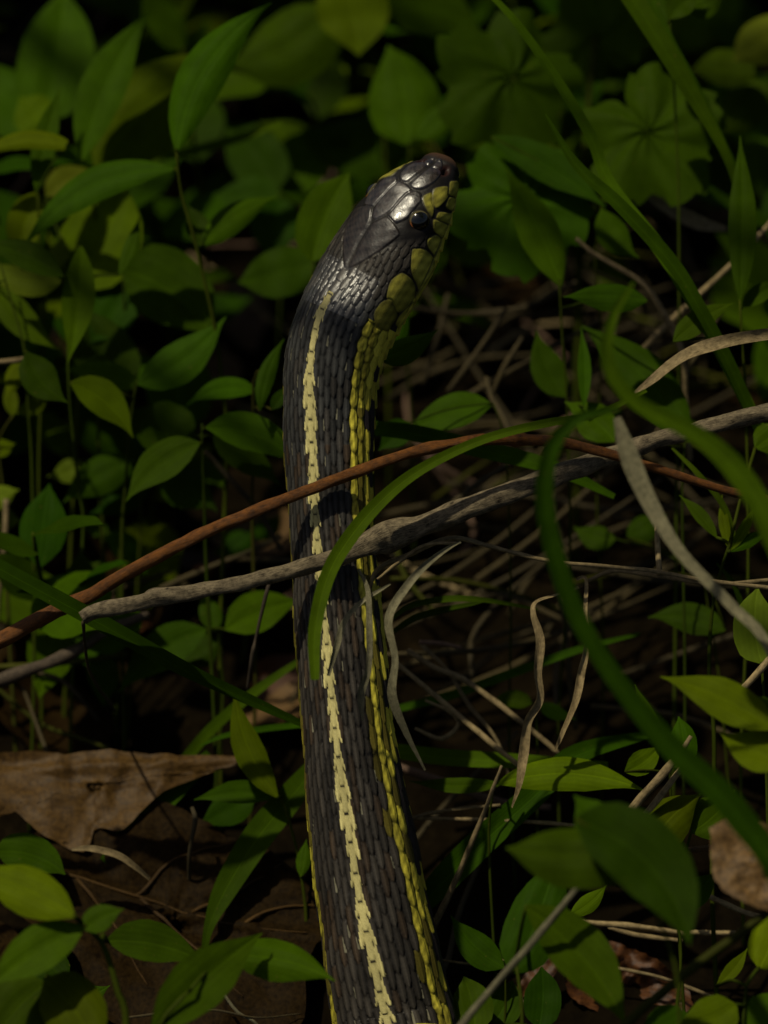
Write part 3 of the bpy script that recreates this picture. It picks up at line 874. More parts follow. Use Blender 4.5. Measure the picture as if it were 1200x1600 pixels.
# ------------------------------------------------------------------ traced plants, grass, twigs and litter (pixels of the 1200 x 1600 photograph, depth in mm behind the snake)
def lf(bx, by, tx, ty, w, bend=0, d=0, k=.5, m='mid', sh='ov', **kw):
    return dict(b=(bx, by), t=(tx, ty), w=w, bend=bend, d=d, k=k, mat=m, sh=sh, **kw)

# upper left
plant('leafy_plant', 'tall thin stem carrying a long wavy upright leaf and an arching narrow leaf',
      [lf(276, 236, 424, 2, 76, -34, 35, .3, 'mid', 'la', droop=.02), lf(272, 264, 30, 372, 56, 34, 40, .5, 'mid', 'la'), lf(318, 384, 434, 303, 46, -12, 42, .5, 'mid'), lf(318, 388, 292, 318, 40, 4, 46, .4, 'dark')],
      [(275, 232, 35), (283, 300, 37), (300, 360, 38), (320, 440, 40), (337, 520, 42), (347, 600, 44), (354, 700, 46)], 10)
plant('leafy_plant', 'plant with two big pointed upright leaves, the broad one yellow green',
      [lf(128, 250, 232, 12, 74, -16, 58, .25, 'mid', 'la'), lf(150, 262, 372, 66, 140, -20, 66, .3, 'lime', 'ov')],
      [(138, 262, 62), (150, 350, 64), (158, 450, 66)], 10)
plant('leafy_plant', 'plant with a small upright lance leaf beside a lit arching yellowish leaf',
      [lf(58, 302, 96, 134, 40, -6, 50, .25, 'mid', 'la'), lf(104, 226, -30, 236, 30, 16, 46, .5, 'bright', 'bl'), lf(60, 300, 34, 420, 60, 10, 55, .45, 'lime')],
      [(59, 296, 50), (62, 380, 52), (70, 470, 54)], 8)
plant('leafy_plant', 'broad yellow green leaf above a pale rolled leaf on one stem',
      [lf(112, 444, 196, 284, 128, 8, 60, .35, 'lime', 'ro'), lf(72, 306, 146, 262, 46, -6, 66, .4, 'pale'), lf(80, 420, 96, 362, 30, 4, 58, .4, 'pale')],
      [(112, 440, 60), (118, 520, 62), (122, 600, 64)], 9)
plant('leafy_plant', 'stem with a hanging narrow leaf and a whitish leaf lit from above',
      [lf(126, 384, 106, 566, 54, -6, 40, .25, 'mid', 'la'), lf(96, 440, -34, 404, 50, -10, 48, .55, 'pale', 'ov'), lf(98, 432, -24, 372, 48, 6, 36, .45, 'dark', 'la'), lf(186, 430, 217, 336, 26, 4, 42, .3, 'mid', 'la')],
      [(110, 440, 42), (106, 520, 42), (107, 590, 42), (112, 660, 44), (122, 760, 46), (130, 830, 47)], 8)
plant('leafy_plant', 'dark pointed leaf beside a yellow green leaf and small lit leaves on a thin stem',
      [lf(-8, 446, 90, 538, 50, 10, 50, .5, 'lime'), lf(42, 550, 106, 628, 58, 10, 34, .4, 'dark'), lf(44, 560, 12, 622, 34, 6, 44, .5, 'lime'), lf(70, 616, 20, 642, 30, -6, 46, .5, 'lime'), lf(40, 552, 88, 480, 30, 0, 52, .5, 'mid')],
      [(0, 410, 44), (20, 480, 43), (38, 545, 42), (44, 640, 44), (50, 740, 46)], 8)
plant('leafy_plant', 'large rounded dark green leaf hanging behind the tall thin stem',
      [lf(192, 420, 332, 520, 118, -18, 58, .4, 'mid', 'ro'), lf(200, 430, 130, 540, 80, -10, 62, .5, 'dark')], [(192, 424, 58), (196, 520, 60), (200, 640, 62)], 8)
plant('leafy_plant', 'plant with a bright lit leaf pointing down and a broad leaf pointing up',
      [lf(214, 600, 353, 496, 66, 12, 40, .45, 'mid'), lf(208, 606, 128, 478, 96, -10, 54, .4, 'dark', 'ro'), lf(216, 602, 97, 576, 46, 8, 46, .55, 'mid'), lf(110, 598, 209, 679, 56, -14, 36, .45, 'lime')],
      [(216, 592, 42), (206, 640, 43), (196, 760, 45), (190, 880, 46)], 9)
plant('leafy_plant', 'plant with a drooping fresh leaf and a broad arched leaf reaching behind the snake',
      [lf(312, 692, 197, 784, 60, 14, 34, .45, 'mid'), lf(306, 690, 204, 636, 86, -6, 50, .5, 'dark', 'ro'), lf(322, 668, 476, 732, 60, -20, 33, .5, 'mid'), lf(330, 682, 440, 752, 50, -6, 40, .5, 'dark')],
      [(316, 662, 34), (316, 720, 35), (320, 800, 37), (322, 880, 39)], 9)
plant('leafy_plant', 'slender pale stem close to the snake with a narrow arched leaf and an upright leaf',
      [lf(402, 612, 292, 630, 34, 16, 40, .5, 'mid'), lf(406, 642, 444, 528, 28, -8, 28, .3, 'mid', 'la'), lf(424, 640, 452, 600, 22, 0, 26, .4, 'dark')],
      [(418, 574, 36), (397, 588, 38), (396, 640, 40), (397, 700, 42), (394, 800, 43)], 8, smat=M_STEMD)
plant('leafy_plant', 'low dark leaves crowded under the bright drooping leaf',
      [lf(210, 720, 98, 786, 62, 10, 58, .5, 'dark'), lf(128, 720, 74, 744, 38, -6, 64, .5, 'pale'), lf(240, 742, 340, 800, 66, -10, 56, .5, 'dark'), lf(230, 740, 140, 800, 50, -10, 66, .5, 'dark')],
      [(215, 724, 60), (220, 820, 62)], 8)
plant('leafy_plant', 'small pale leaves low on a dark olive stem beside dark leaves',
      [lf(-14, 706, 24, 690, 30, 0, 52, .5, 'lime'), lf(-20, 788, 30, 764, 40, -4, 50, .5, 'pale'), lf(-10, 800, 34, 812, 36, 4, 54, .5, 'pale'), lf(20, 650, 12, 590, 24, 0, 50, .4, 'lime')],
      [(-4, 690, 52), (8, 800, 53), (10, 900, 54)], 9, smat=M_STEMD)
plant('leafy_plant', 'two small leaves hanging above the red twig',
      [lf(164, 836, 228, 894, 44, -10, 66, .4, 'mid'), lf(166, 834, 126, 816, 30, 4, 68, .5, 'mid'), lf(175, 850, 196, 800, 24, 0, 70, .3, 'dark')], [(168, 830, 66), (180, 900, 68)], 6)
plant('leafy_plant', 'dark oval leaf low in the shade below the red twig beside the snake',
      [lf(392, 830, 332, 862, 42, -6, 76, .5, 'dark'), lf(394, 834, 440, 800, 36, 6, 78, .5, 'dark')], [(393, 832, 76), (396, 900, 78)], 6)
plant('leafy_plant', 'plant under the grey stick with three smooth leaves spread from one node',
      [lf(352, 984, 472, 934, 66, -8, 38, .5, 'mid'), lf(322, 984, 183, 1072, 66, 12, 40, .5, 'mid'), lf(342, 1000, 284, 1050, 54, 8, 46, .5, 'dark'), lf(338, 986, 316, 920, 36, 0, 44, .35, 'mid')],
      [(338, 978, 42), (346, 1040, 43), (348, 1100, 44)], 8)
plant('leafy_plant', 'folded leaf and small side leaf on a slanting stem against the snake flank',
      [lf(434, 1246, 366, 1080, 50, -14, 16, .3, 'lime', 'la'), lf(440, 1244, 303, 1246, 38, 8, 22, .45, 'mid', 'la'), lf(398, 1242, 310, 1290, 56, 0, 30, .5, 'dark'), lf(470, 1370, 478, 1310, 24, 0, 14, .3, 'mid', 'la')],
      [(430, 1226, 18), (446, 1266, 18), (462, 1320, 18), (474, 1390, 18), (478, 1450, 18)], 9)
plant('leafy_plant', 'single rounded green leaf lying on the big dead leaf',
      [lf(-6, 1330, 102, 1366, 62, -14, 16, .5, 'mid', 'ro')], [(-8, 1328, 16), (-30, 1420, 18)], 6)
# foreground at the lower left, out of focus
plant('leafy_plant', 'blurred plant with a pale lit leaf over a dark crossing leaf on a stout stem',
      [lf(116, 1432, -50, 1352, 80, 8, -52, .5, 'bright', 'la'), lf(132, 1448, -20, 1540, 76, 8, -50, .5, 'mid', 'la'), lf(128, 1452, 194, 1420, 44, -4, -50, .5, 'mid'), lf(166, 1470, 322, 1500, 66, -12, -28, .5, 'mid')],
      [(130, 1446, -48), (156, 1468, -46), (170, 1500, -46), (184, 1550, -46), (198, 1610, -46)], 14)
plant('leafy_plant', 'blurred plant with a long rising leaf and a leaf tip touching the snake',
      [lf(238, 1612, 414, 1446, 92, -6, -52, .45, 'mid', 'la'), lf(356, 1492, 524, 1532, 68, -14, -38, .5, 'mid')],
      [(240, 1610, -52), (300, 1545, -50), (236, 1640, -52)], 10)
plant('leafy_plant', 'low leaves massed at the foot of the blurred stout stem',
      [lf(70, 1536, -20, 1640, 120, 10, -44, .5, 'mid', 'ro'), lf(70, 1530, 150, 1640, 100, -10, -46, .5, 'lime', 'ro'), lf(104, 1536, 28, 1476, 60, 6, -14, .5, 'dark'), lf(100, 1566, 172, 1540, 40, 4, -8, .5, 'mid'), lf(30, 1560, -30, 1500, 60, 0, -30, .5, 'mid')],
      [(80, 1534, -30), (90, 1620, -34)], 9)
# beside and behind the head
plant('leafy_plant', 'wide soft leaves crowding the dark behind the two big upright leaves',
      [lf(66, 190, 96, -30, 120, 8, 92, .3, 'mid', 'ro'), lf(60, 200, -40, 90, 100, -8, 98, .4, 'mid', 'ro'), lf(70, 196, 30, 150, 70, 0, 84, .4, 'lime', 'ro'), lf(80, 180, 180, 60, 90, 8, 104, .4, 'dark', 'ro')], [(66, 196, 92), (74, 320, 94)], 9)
plant('leafy_plant', 'dim broad leaves filling the shade between the wavy leaf and the snake head',
      [lf(430, 300, 350, 190, 90, 8, 110, .4, 'dark', 'ro'), lf(440, 300, 520, 210, 90, -8, 116, .4, 'mid', 'ro'), lf(436, 310, 420, 400, 80, 0, 96, .5, 'dark', 'ro'), lf(440, 306, 330, 300, 60, 0, 100, .5, 'dark')], [(436, 300, 108), (440, 400, 110)], 8)
plant('leafy_plant', 'pointed smooth leaf standing upright just behind the snake head',
      [lf(488, 408, 546, 266, 82, -8, 46, .25, 'mid', 'ro'), lf(492, 412, 372, 440, 80, 0, 70, .5, 'dark', 'ro')], [(488, 408, 46), (486, 500, 48), (480, 620, 50)], 7)
plant('leafy_plant', 'small fresh leaf peeping out under the snake jaw', [lf(590, 560, 685, 511, 42, 6, 14, .45, 'mid'), lf(600, 545, 640, 480, 40, 0, 30, .4, 'dark')], [(586, 562, 15), (584, 640, 17)], 6)
plant('leafy_plant', 'oval leaf lying flat in the dry stems behind the snake neck', [lf(768, 632, 632, 668, 56, 8, 34, .55, 'mid'), lf(640, 660, 592, 700, 44, 0, 30, .5, 'dark')], [(770, 630, 34), (790, 700, 36)], 6)
plant('leafy_plant', 'pair of wide blurred leaves hanging high over the snake head',
      [lf(534, -40, 560, 86, 116, -6, 104, .3, 'lime', 'ro'), lf(570, 0, 750, 36, 100, -14, 108, .4, 'mid', 'ro'), lf(520, 10, 360, 96, 118, -20, 110, .4, 'mid', 'ro')],
      [(540, -30, 106), (590, 120, 110), (604, 300, 112)], 10)
plant('leafy_plant', 'round blurred leaf above the snake snout with a small leaf at its side',
      [lf(636, 226, 606, 66, 114, 10, 86, .3, 'mid', 'ro'), lf(652, 216, 712, 148, 44, 4, 80, .4, 'mid'), lf(640, 230, 470, 200, 96, -10, 120, .5, 'dark', 'ro')], [(640, 226, 86), (640, 320, 88), (630, 420, 90)], 7)
# upper right
lp = empty('lobed_plant', P(900, ground_row(96), 96)); tag(lp, 'plant with three broad lobed and toothed dark green leaves', 'plant')
for c_, r_, a_, d_, sd_ in (((1012, 205), 128, .9, 56, 1), ((800, 120), 132, 2.4, 72, 2), ((812, 312), 124, 1.6, 50, 3), ((930, 60), 90, 4.2, 100, 4)):
    o_, p_ = lobed_leaf(lp, c_, r_, a_, d_, .32, seed=sd_)
    bx_, by_ = c_[0] - math.cos(a_) * r_ * .5, c_[1] - math.sin(a_) * r_ * .5
    tube('leaf_stalk', [p_, (p_ + P(900, 420, 92)) * .5 + ZV * .004, P(905, 430, 92), P(900, ground_row(96), 96)], [4.5 * PX, 5 * PX, 5 * PX, 6 * PX], M_STEM, lp, seg=6, n=14)
plant('leafy_plant', 'lance leaf rising from a thin upright stem among the dry stalks',
      [lf(876, 446, 790, 262, 66, 6, 38, .25, 'mid', 'la'), lf(1012, 470, 880, 464, 46, 6, 22, .5, 'mid'), lf(912, 636, 908, 510, 22, 3, 26, .3, 'mid', 'la'), lf(884, 620, 838, 516, 54, -8, 40, .3, 'dark')],
      [(874, 436, 38), (878, 520, 38), (886, 630, 38)], 7)
plant('leafy_plant', 'narrow upright lance leaf and a small side leaf beside the diagonal grass blades',
      [lf(1156, 470, 1156, 206, 46, 4, 24, .2, 'mid', 'la'), lf(1052, 534, 1146, 468, 38, -6, 15, .5, 'mid'), lf(1160, 480, 1230, 440, 30, -6, 26, .4, 'mid')],
      [(1156, 468, 24), (1160, 540, 24), (1166, 640, 26)], 8)
plant('leafy_plant', 'leaf slanting down to a hanging leaf below the toothed leaves',
      [lf(768, 214, 946, 322, 56, -8, 50, .35, 'mid', 'la'), lf(940, 326, 998, 400, 50, 10, 44, .35, 'mid')], [(938, 322, 48), (930, 420, 50), (940, 520, 52)], 6)
plant('leafy_plant', 'pale lit rounded leaf above brown litter beside the toothed leaves', [lf(1236, 40, 1146, 92, 74, 6, 84, .4, 'pale', 'ro'), lf(1180, 120, 1080, 110, 60, 8, 90, .5, 'lime', 'ro'), lf(1200, 130, 1120, 200, 70, 0, 96, .5, 'mid', 'ro')], [(1210, 70, 88), (1216, 200, 90)], 8)
plant('leafy_plant', 'small leaves high up between the two soft falling grass blades', [lf(1046, 30, 1100, -14, 44, -8, 40, .4, 'mid'), lf(1074, 14, 1130, -20, 40, 8, 44, .4, 'mid'), lf(1040, 40, 1010, -30, 36, 0, 44, .4, 'dark')], [(1046, 32, 42), (1052, 110, 44), (1060, 300, 46)], 7)
plant('leafy_plant', 'broad dark leaf under the tan dry blade by the grey stick',
      [lf(1076, 690, 908, 506, 84, 16, 30, .35, 'dark', 'la'), lf(960, 690, 884, 622, 60, 6, 26, .45, 'mid'), lf(990, 640, 1000, 560, 60, 0, 36, .4, 'dark')], [(1070, 690, 30), (1066, 780, 32)], 7)
plant('leafy_plant', 'dark leaf hanging under the long dry stem', [lf(1132, 986, 1012, 962, 50, 12, 34, .45, 'dark'), lf(962, 842, 896, 820, 40, -6, 48, .5, 'mid'), lf(980, 840, 1040, 800, 44, 0, 52, .5, 'dark')], [(1134, 984, 36), (1100, 900, 38), (1126, 1080, 38)], 6)
plant('leafy_plant', 'tiny leaf low among the crossing straws', [lf(830, 1100, 768, 1096, 28, 8, 30, .5, 'mid', 'ro'), lf(842, 1100, 900, 1120, 24, 4, 34, .5, 'dark')], [(836, 1100, 31), (840, 1180, 33)], 5)
plant('leafy_plant', 'branching fresh green sprig beside the grey stick', [lf(1142, 860, 1180, 790, 18, 2, 6, .3, 'lime', 'la'), lf(1142, 862, 1206, 830, 22, -4, 6, .4, 'mid', 'la'), lf(1140, 858, 1128, 770, 18, -3, 8, .3, 'lime', 'la'), lf(1120, 840, 1062, 770, 22, 3, 8, .35, 'mid', 'la'), lf(1180, 700, 1230, 660, 50, 0, 14, .4, 'mid')],
      [(1140, 850, 6), (1124, 900, 7), (1112, 960, 8), (1108, 1060, 8), (1116, 1160, 8)], 12)
plant('leafy_plant', 'downy grey green leaf by the fresh sprig', [lf(1190, 1036, 1184, 916, 70, -8, -4, .3, 'pale', 'ro')], [(1190, 1034, -4), (1196, 1140, -4)], 8)
plant('leafy_plant', 'narrow and broad leaves standing between the big blurred blade and pale straws', [lf(1036, 1160, 993, 1068, 24, -3, 0, .3, 'mid', 'la'), lf(1062, 1200, 1060, 1118, 46, 6, 2, .3, 'mid', 'ro'), lf(976, 1206, 1034, 1160, 40, 6, 2, .45, 'lime')], [(1046, 1180, 2), (1050, 1280, 4)], 6)
# lower right
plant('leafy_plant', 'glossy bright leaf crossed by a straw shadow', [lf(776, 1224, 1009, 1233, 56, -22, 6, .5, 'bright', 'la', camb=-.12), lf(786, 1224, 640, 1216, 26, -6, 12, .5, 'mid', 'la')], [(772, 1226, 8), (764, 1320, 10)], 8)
plant('leafy_plant', 'large blurred leaf curling down over the straws',
      [lf(1000, 1330, 790, 1322, 100, -8, -72, .5, 'mid', 'ro', droop=.03), lf(900, 1280, 1078, 1474, 118, -40, -74, .45, 'dark', 'ro', droop=.03), lf(950, 1330, 898, 1240, 74, 6, -68, .4, 'mid')],
      [(960, 1330, -73), (1020, 1420, -74), (1060, 1540, -74)], 10)
plant('leafy_plant', 'blurred broad upright leaf and a hanging leaf tip', [lf(800, 1520, 868, 1336, 92, 6, -30, .25, 'mid', 'ro'), lf(822, 1416, 978, 1604, 92, -18, -46, .4, 'mid', 'la'), lf(890, 1430, 948, 1382, 30, 4, -10, .45, 'lime', 'la')], [(806, 1500, -34), (816, 1600, -36)], 9)
plant('leafy_plant', 'low plant with a pointed leaf beside the yellow flank of the snake', [lf(788, 1512, 705, 1429, 52, -8, 4, .4, 'mid'), lf(742, 1610, 724, 1524, 66, 4, 0, .4, 'mid', 'ro'), lf(842, 1606, 846, 1510, 60, 4, 2, .35, 'dark', 'ro'), lf(770, 1600, 800, 1530, 60, 4, 6, .4, 'mid', 'ro')], [(790, 1512, 5), (788, 1600, 6)], 7)
plant('leafy_plant', 'upright leaves with lit rims behind the big blurred leaf', [lf(1052, 1412, 1120, 1358, 48, 6, 0, .4, 'mid'), lf(1010, 1326, 1098, 1234, 76, -8, -10, .4, 'lime'), lf(1080, 1300, 1150, 1230, 70, 6, -6, .4, 'mid')], [(1052, 1412, -2), (1064, 1500, 0)], 7)
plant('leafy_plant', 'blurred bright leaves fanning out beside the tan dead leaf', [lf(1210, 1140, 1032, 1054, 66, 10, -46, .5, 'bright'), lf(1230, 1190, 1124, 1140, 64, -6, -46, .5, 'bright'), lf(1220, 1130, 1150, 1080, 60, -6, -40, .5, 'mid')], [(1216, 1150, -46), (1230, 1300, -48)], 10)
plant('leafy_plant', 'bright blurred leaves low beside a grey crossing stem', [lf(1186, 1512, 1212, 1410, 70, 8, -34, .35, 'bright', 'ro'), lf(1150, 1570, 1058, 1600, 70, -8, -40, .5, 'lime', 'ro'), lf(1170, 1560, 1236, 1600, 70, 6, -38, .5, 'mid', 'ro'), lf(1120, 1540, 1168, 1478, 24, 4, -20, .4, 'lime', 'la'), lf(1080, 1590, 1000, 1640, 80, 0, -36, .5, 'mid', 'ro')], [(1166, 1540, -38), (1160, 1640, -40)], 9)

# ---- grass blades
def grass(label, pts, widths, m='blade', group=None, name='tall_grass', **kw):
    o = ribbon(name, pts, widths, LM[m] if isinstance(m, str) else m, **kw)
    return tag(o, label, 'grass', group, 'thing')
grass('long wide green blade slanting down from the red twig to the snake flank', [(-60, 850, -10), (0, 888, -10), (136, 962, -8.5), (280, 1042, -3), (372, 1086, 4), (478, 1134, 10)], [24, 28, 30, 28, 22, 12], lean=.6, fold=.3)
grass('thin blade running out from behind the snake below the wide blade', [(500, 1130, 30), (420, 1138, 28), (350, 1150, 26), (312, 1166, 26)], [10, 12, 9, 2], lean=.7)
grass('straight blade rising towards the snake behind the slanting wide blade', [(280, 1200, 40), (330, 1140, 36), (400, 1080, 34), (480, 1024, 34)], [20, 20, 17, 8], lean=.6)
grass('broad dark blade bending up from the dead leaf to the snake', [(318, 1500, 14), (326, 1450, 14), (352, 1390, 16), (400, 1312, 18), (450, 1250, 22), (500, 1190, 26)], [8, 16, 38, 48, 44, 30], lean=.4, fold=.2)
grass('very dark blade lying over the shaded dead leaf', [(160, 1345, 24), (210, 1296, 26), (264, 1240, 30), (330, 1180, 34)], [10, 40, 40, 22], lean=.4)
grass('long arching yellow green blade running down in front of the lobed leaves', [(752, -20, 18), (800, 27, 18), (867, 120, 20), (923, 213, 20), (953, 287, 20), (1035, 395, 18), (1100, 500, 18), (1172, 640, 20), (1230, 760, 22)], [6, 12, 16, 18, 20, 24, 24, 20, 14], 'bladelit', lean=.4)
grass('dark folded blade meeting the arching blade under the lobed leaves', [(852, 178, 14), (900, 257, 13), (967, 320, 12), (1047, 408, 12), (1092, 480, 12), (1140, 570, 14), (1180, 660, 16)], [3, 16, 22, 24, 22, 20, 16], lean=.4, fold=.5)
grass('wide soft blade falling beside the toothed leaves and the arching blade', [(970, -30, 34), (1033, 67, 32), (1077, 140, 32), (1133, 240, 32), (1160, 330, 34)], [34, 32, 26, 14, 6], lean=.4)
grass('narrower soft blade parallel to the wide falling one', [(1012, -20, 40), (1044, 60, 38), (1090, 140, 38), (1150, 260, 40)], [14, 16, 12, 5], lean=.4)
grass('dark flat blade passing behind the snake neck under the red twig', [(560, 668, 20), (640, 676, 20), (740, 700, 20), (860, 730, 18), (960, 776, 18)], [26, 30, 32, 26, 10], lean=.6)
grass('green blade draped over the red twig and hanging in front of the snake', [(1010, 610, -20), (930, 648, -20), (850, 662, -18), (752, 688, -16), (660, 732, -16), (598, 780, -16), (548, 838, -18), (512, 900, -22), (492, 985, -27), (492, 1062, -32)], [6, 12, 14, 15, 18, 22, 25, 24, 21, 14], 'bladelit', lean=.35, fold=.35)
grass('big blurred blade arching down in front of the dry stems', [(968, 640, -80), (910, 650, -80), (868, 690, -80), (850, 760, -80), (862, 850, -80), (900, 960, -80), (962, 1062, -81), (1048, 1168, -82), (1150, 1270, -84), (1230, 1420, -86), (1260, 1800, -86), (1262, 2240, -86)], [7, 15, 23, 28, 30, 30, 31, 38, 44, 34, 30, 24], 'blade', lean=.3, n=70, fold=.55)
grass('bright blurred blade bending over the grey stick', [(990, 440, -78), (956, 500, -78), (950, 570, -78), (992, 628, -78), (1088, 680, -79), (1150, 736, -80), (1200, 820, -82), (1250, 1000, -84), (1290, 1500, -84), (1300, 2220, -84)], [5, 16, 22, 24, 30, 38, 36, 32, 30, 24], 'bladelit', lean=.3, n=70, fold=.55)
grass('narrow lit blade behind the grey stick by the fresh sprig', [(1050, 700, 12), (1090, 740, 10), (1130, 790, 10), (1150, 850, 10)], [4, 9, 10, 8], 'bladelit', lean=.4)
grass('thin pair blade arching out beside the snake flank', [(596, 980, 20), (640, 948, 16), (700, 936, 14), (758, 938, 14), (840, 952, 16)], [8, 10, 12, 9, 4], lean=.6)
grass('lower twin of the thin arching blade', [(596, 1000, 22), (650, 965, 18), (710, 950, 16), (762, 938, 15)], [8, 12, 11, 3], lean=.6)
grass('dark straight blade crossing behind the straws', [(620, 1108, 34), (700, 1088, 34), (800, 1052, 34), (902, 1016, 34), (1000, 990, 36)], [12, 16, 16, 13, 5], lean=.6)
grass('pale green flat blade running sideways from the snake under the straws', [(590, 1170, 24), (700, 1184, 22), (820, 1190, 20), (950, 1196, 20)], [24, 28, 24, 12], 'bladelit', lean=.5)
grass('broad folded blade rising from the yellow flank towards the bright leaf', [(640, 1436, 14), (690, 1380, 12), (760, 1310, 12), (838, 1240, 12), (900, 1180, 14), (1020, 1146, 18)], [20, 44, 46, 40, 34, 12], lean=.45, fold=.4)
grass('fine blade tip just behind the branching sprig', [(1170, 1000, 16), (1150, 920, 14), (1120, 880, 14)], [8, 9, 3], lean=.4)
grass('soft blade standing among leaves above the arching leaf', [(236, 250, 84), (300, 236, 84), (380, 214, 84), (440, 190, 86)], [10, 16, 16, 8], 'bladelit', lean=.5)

# ---- sticks and twigs
g_ = tubep('grey_stick', [(129, 966, -12), (150, 955, -12), (222, 941, -11), (240, 934, -11), (262, 932, -11), (320, 922, -10), (400, 906, -10), (480, 884, -9.4), (545, 864, -9.4), (580, 848, -9.4), (604, 838, -9.4), (628, 830, -9.4), (660, 822, -9.4), (730, 794, -9.4), (850, 750, -9.4), (950, 714, -9.4), (1040, 684, -9.4), (1120, 664, -10), (1210, 642, -10), (1330, 620, -10), (1500, 640, 0), (1700, 760, 20)],
           [21, 24, 25, 30, 27, 24, 24, 26, 30, 40, 50, 44, 34, 36, 34, 30, 26, 27, 26, 26, 24, 20], M_GREYBARK, seg=20, n=300, wob=.30, seed=3)
tag(g_, 'weathered grey stick with a knot lying across the snake', 'stick')
rt = tubep('red_twig', [(-420, 1290, 20), (-200, 1120, 4), (-40, 1022, -2), (30, 985, -3), (80, 958, -4), (140, 930, -5), (222, 882, -7), (330, 828, -8.8), (440, 782, -8.8), (540, 744, -8.8), (640, 708, -9.5), (730, 690, -11), (790, 685, -12), (806, 685, -12), (822, 687, -12), (880, 692, -12.4), (960, 712, -12.6), (1050, 740, -12), (1140, 768, -10), (1220, 786, -6), (1400, 850, 6), (1600, 960, 20)],
           [18, 20, 24, 24, 24, 23, 21, 20, 19, 18, 18, 18, 19, 28, 20, 17, 15, 14, 14, 13, 12, 10], M_REDBARK, seg=14, n=260, wob=.26, seed=8)
tag(rt, 'smooth red brown twig crossing in front of the snake neck', 'twig')

def straw(label, pts, widths, mat=None, name='straw', group=None, cat='straw', **kw):
    kw.setdefault('seg', 6); kw.setdefault('wob', .35)
    o = tubep(name, pts, widths, mat or M_STRAW, n=max(10, 6 * len(pts)), seed=int(pts[0][0]) % 17, **kw)
    return tag(o, label, cat, group)
def dryblade(label, pts, widths, mat=None, **kw):
    o = ribbon('withered_grass', pts, widths, mat or M_STRAWP, nv=4, n=max(24, 8 * len(pts)), **kw)
    return tag(o, label, 'withered grass', kind='thing')
dryblade('withered pale blade curling down beside the snake flank', [(720, 846, -14), (699, 857, -15), (668, 880, -16), (637, 914, -17), (608, 966, -18), (618, 1030, -18), (613, 1086, -17), (632, 1140, -15), (664, 1204, -12)], [3, 7, 11, 13, 14, 12, 15, 11, 4], lean=.3, curl=.5, fold=.5, seed=1)
dryblade('short withered blade hanging over the back stripe', [(610, 912, -14), (597, 920, -15), (565, 941, -16), (539, 971, -17), (525, 1013, -17), (513, 1056, -16)], [3, 5, 8, 10, 10, 5], lean=.3, curl=.4, fold=.5, seed=2)
dryblade('straight withered blade hanging down the dark flank', [(560, 890, -15), (573, 915, -16), (577, 950, -17), (576, 1040, -17), (564, 1084, -16), (567, 1126, -15)], [4, 7, 10, 10, 12, 3], lean=.3, curl=.4, fold=.5, seed=3)
dryblade('twisted straw coloured blade hanging vertically from the bent straw', [(905, 918, 2), (870, 930, 0), (838, 941, -1), (834, 960, -2), (844, 1000, -2), (839, 1050, -2), (842, 1092, -2), (824, 1128, -2), (818, 1180, -2), (812, 1226, -2), (800, 1262, 0)], [6, 7, 8, 10, 14, 16, 17, 15, 16, 12, 4], M_STRAW, lean=.3, curl=.8, fold=.6, seed=4)
dryblade('thinner twisted blade hanging next to the vertical one', [(900, 905, 4), (916, 905, 2), (914, 960, 0), (917, 1002, 0), (908, 1050, 0), (900, 1096, 0), (880, 1145, 2), (868, 1172, 4)], [5, 6, 7, 12, 13, 12, 10, 4], M_STRAW, lean=.3, curl=.7, fold=.6, seed=5)
dryblade('curled tan dry blade arching just above the grey stick', [(1260, 520, -6), (1200, 522, -8), (1140, 532, -10), (1090, 548, -11), (1056, 566, -12), (1022, 592, -12), (992, 614, -12)], [14, 18, 20, 26, 24, 16, 5], M_STRAW, lean=.5, curl=.5, fold=.5, seed=6)
dryblade('long pale blurred dry blade hanging in front of the grey stick', [(964, 652, -50), (982, 710, -50), (1012, 780, -50), (1062, 862, -51), (1140, 944, -52), (1210, 1030, -54), (1290, 1300, -58), (1320, 2180, -62)], [12, 30, 27, 19, 17, 16, 16, 14], M_STRAWP, lean=.3, fold=.4, seed=7)
dryblade('tan dry leaf strip under the toothed leaves', [(1000, 296, 60), (1040, 322, 60), (1090, 348, 60), (1136, 358, 62)], [6, 22, 26, 8], M_STRAW, lean=.5, fold=.3, seed=8)
dryblade('short curled tan strip lying on the dead leaf', [(112, 1328, 12), (140, 1326, 12), (182, 1336, 12), (210, 1354, 13), (234, 1374, 15)], [4, 11, 12, 10, 6], M_STRAW, lean=.6, fold=.6, seed=9)

straw('long bent straw running from the snake to the branching sprig', [(575, 930, -4), (590, 890, -5), (640, 866, -6), (704, 841, -6), (760, 852, -5), (854, 876, -4), (940, 884, -3), (1025, 893, -2), (1110, 908, -1), (1215, 920, 0)], [6, 8, 9, 9, 8, 7, 7, 7, 8, 8])
straw('thin straw arching from the knot of the grey stick', [(590, 905, -8), (626, 876, -9), (664, 852, -9), (720, 848, -8)], [5, 6, 6, 5])
straw('straw joining the bent straw beside the fresh sprig', [(1215, 906, 2), (1120, 912, 1), (1030, 900, 1), (960, 892, 2), (917, 908, 2)], [7, 8, 8, 7, 6])
straw('upright straw stub standing on the bent straw', [(1026, 800, 2), (1028, 850, 1), (1030, 898, 0)], [8, 9, 10])
straw('curving dry stalk falling through the gap by the dark blades', [(900, 372, 42), (925, 394, 42), (1000, 440, 40), (1035, 485, 40), (1065, 550, 40), (1072, 628, 42), (1078, 720, 44)], [7, 8, 9, 10, 10, 9, 8])
straw('straight dry stalk leaning behind the tan blade', [(984, 566, 48), (1050, 500, 48), (1144, 412, 48), (1220, 330, 50)], [9, 10, 9, 8])
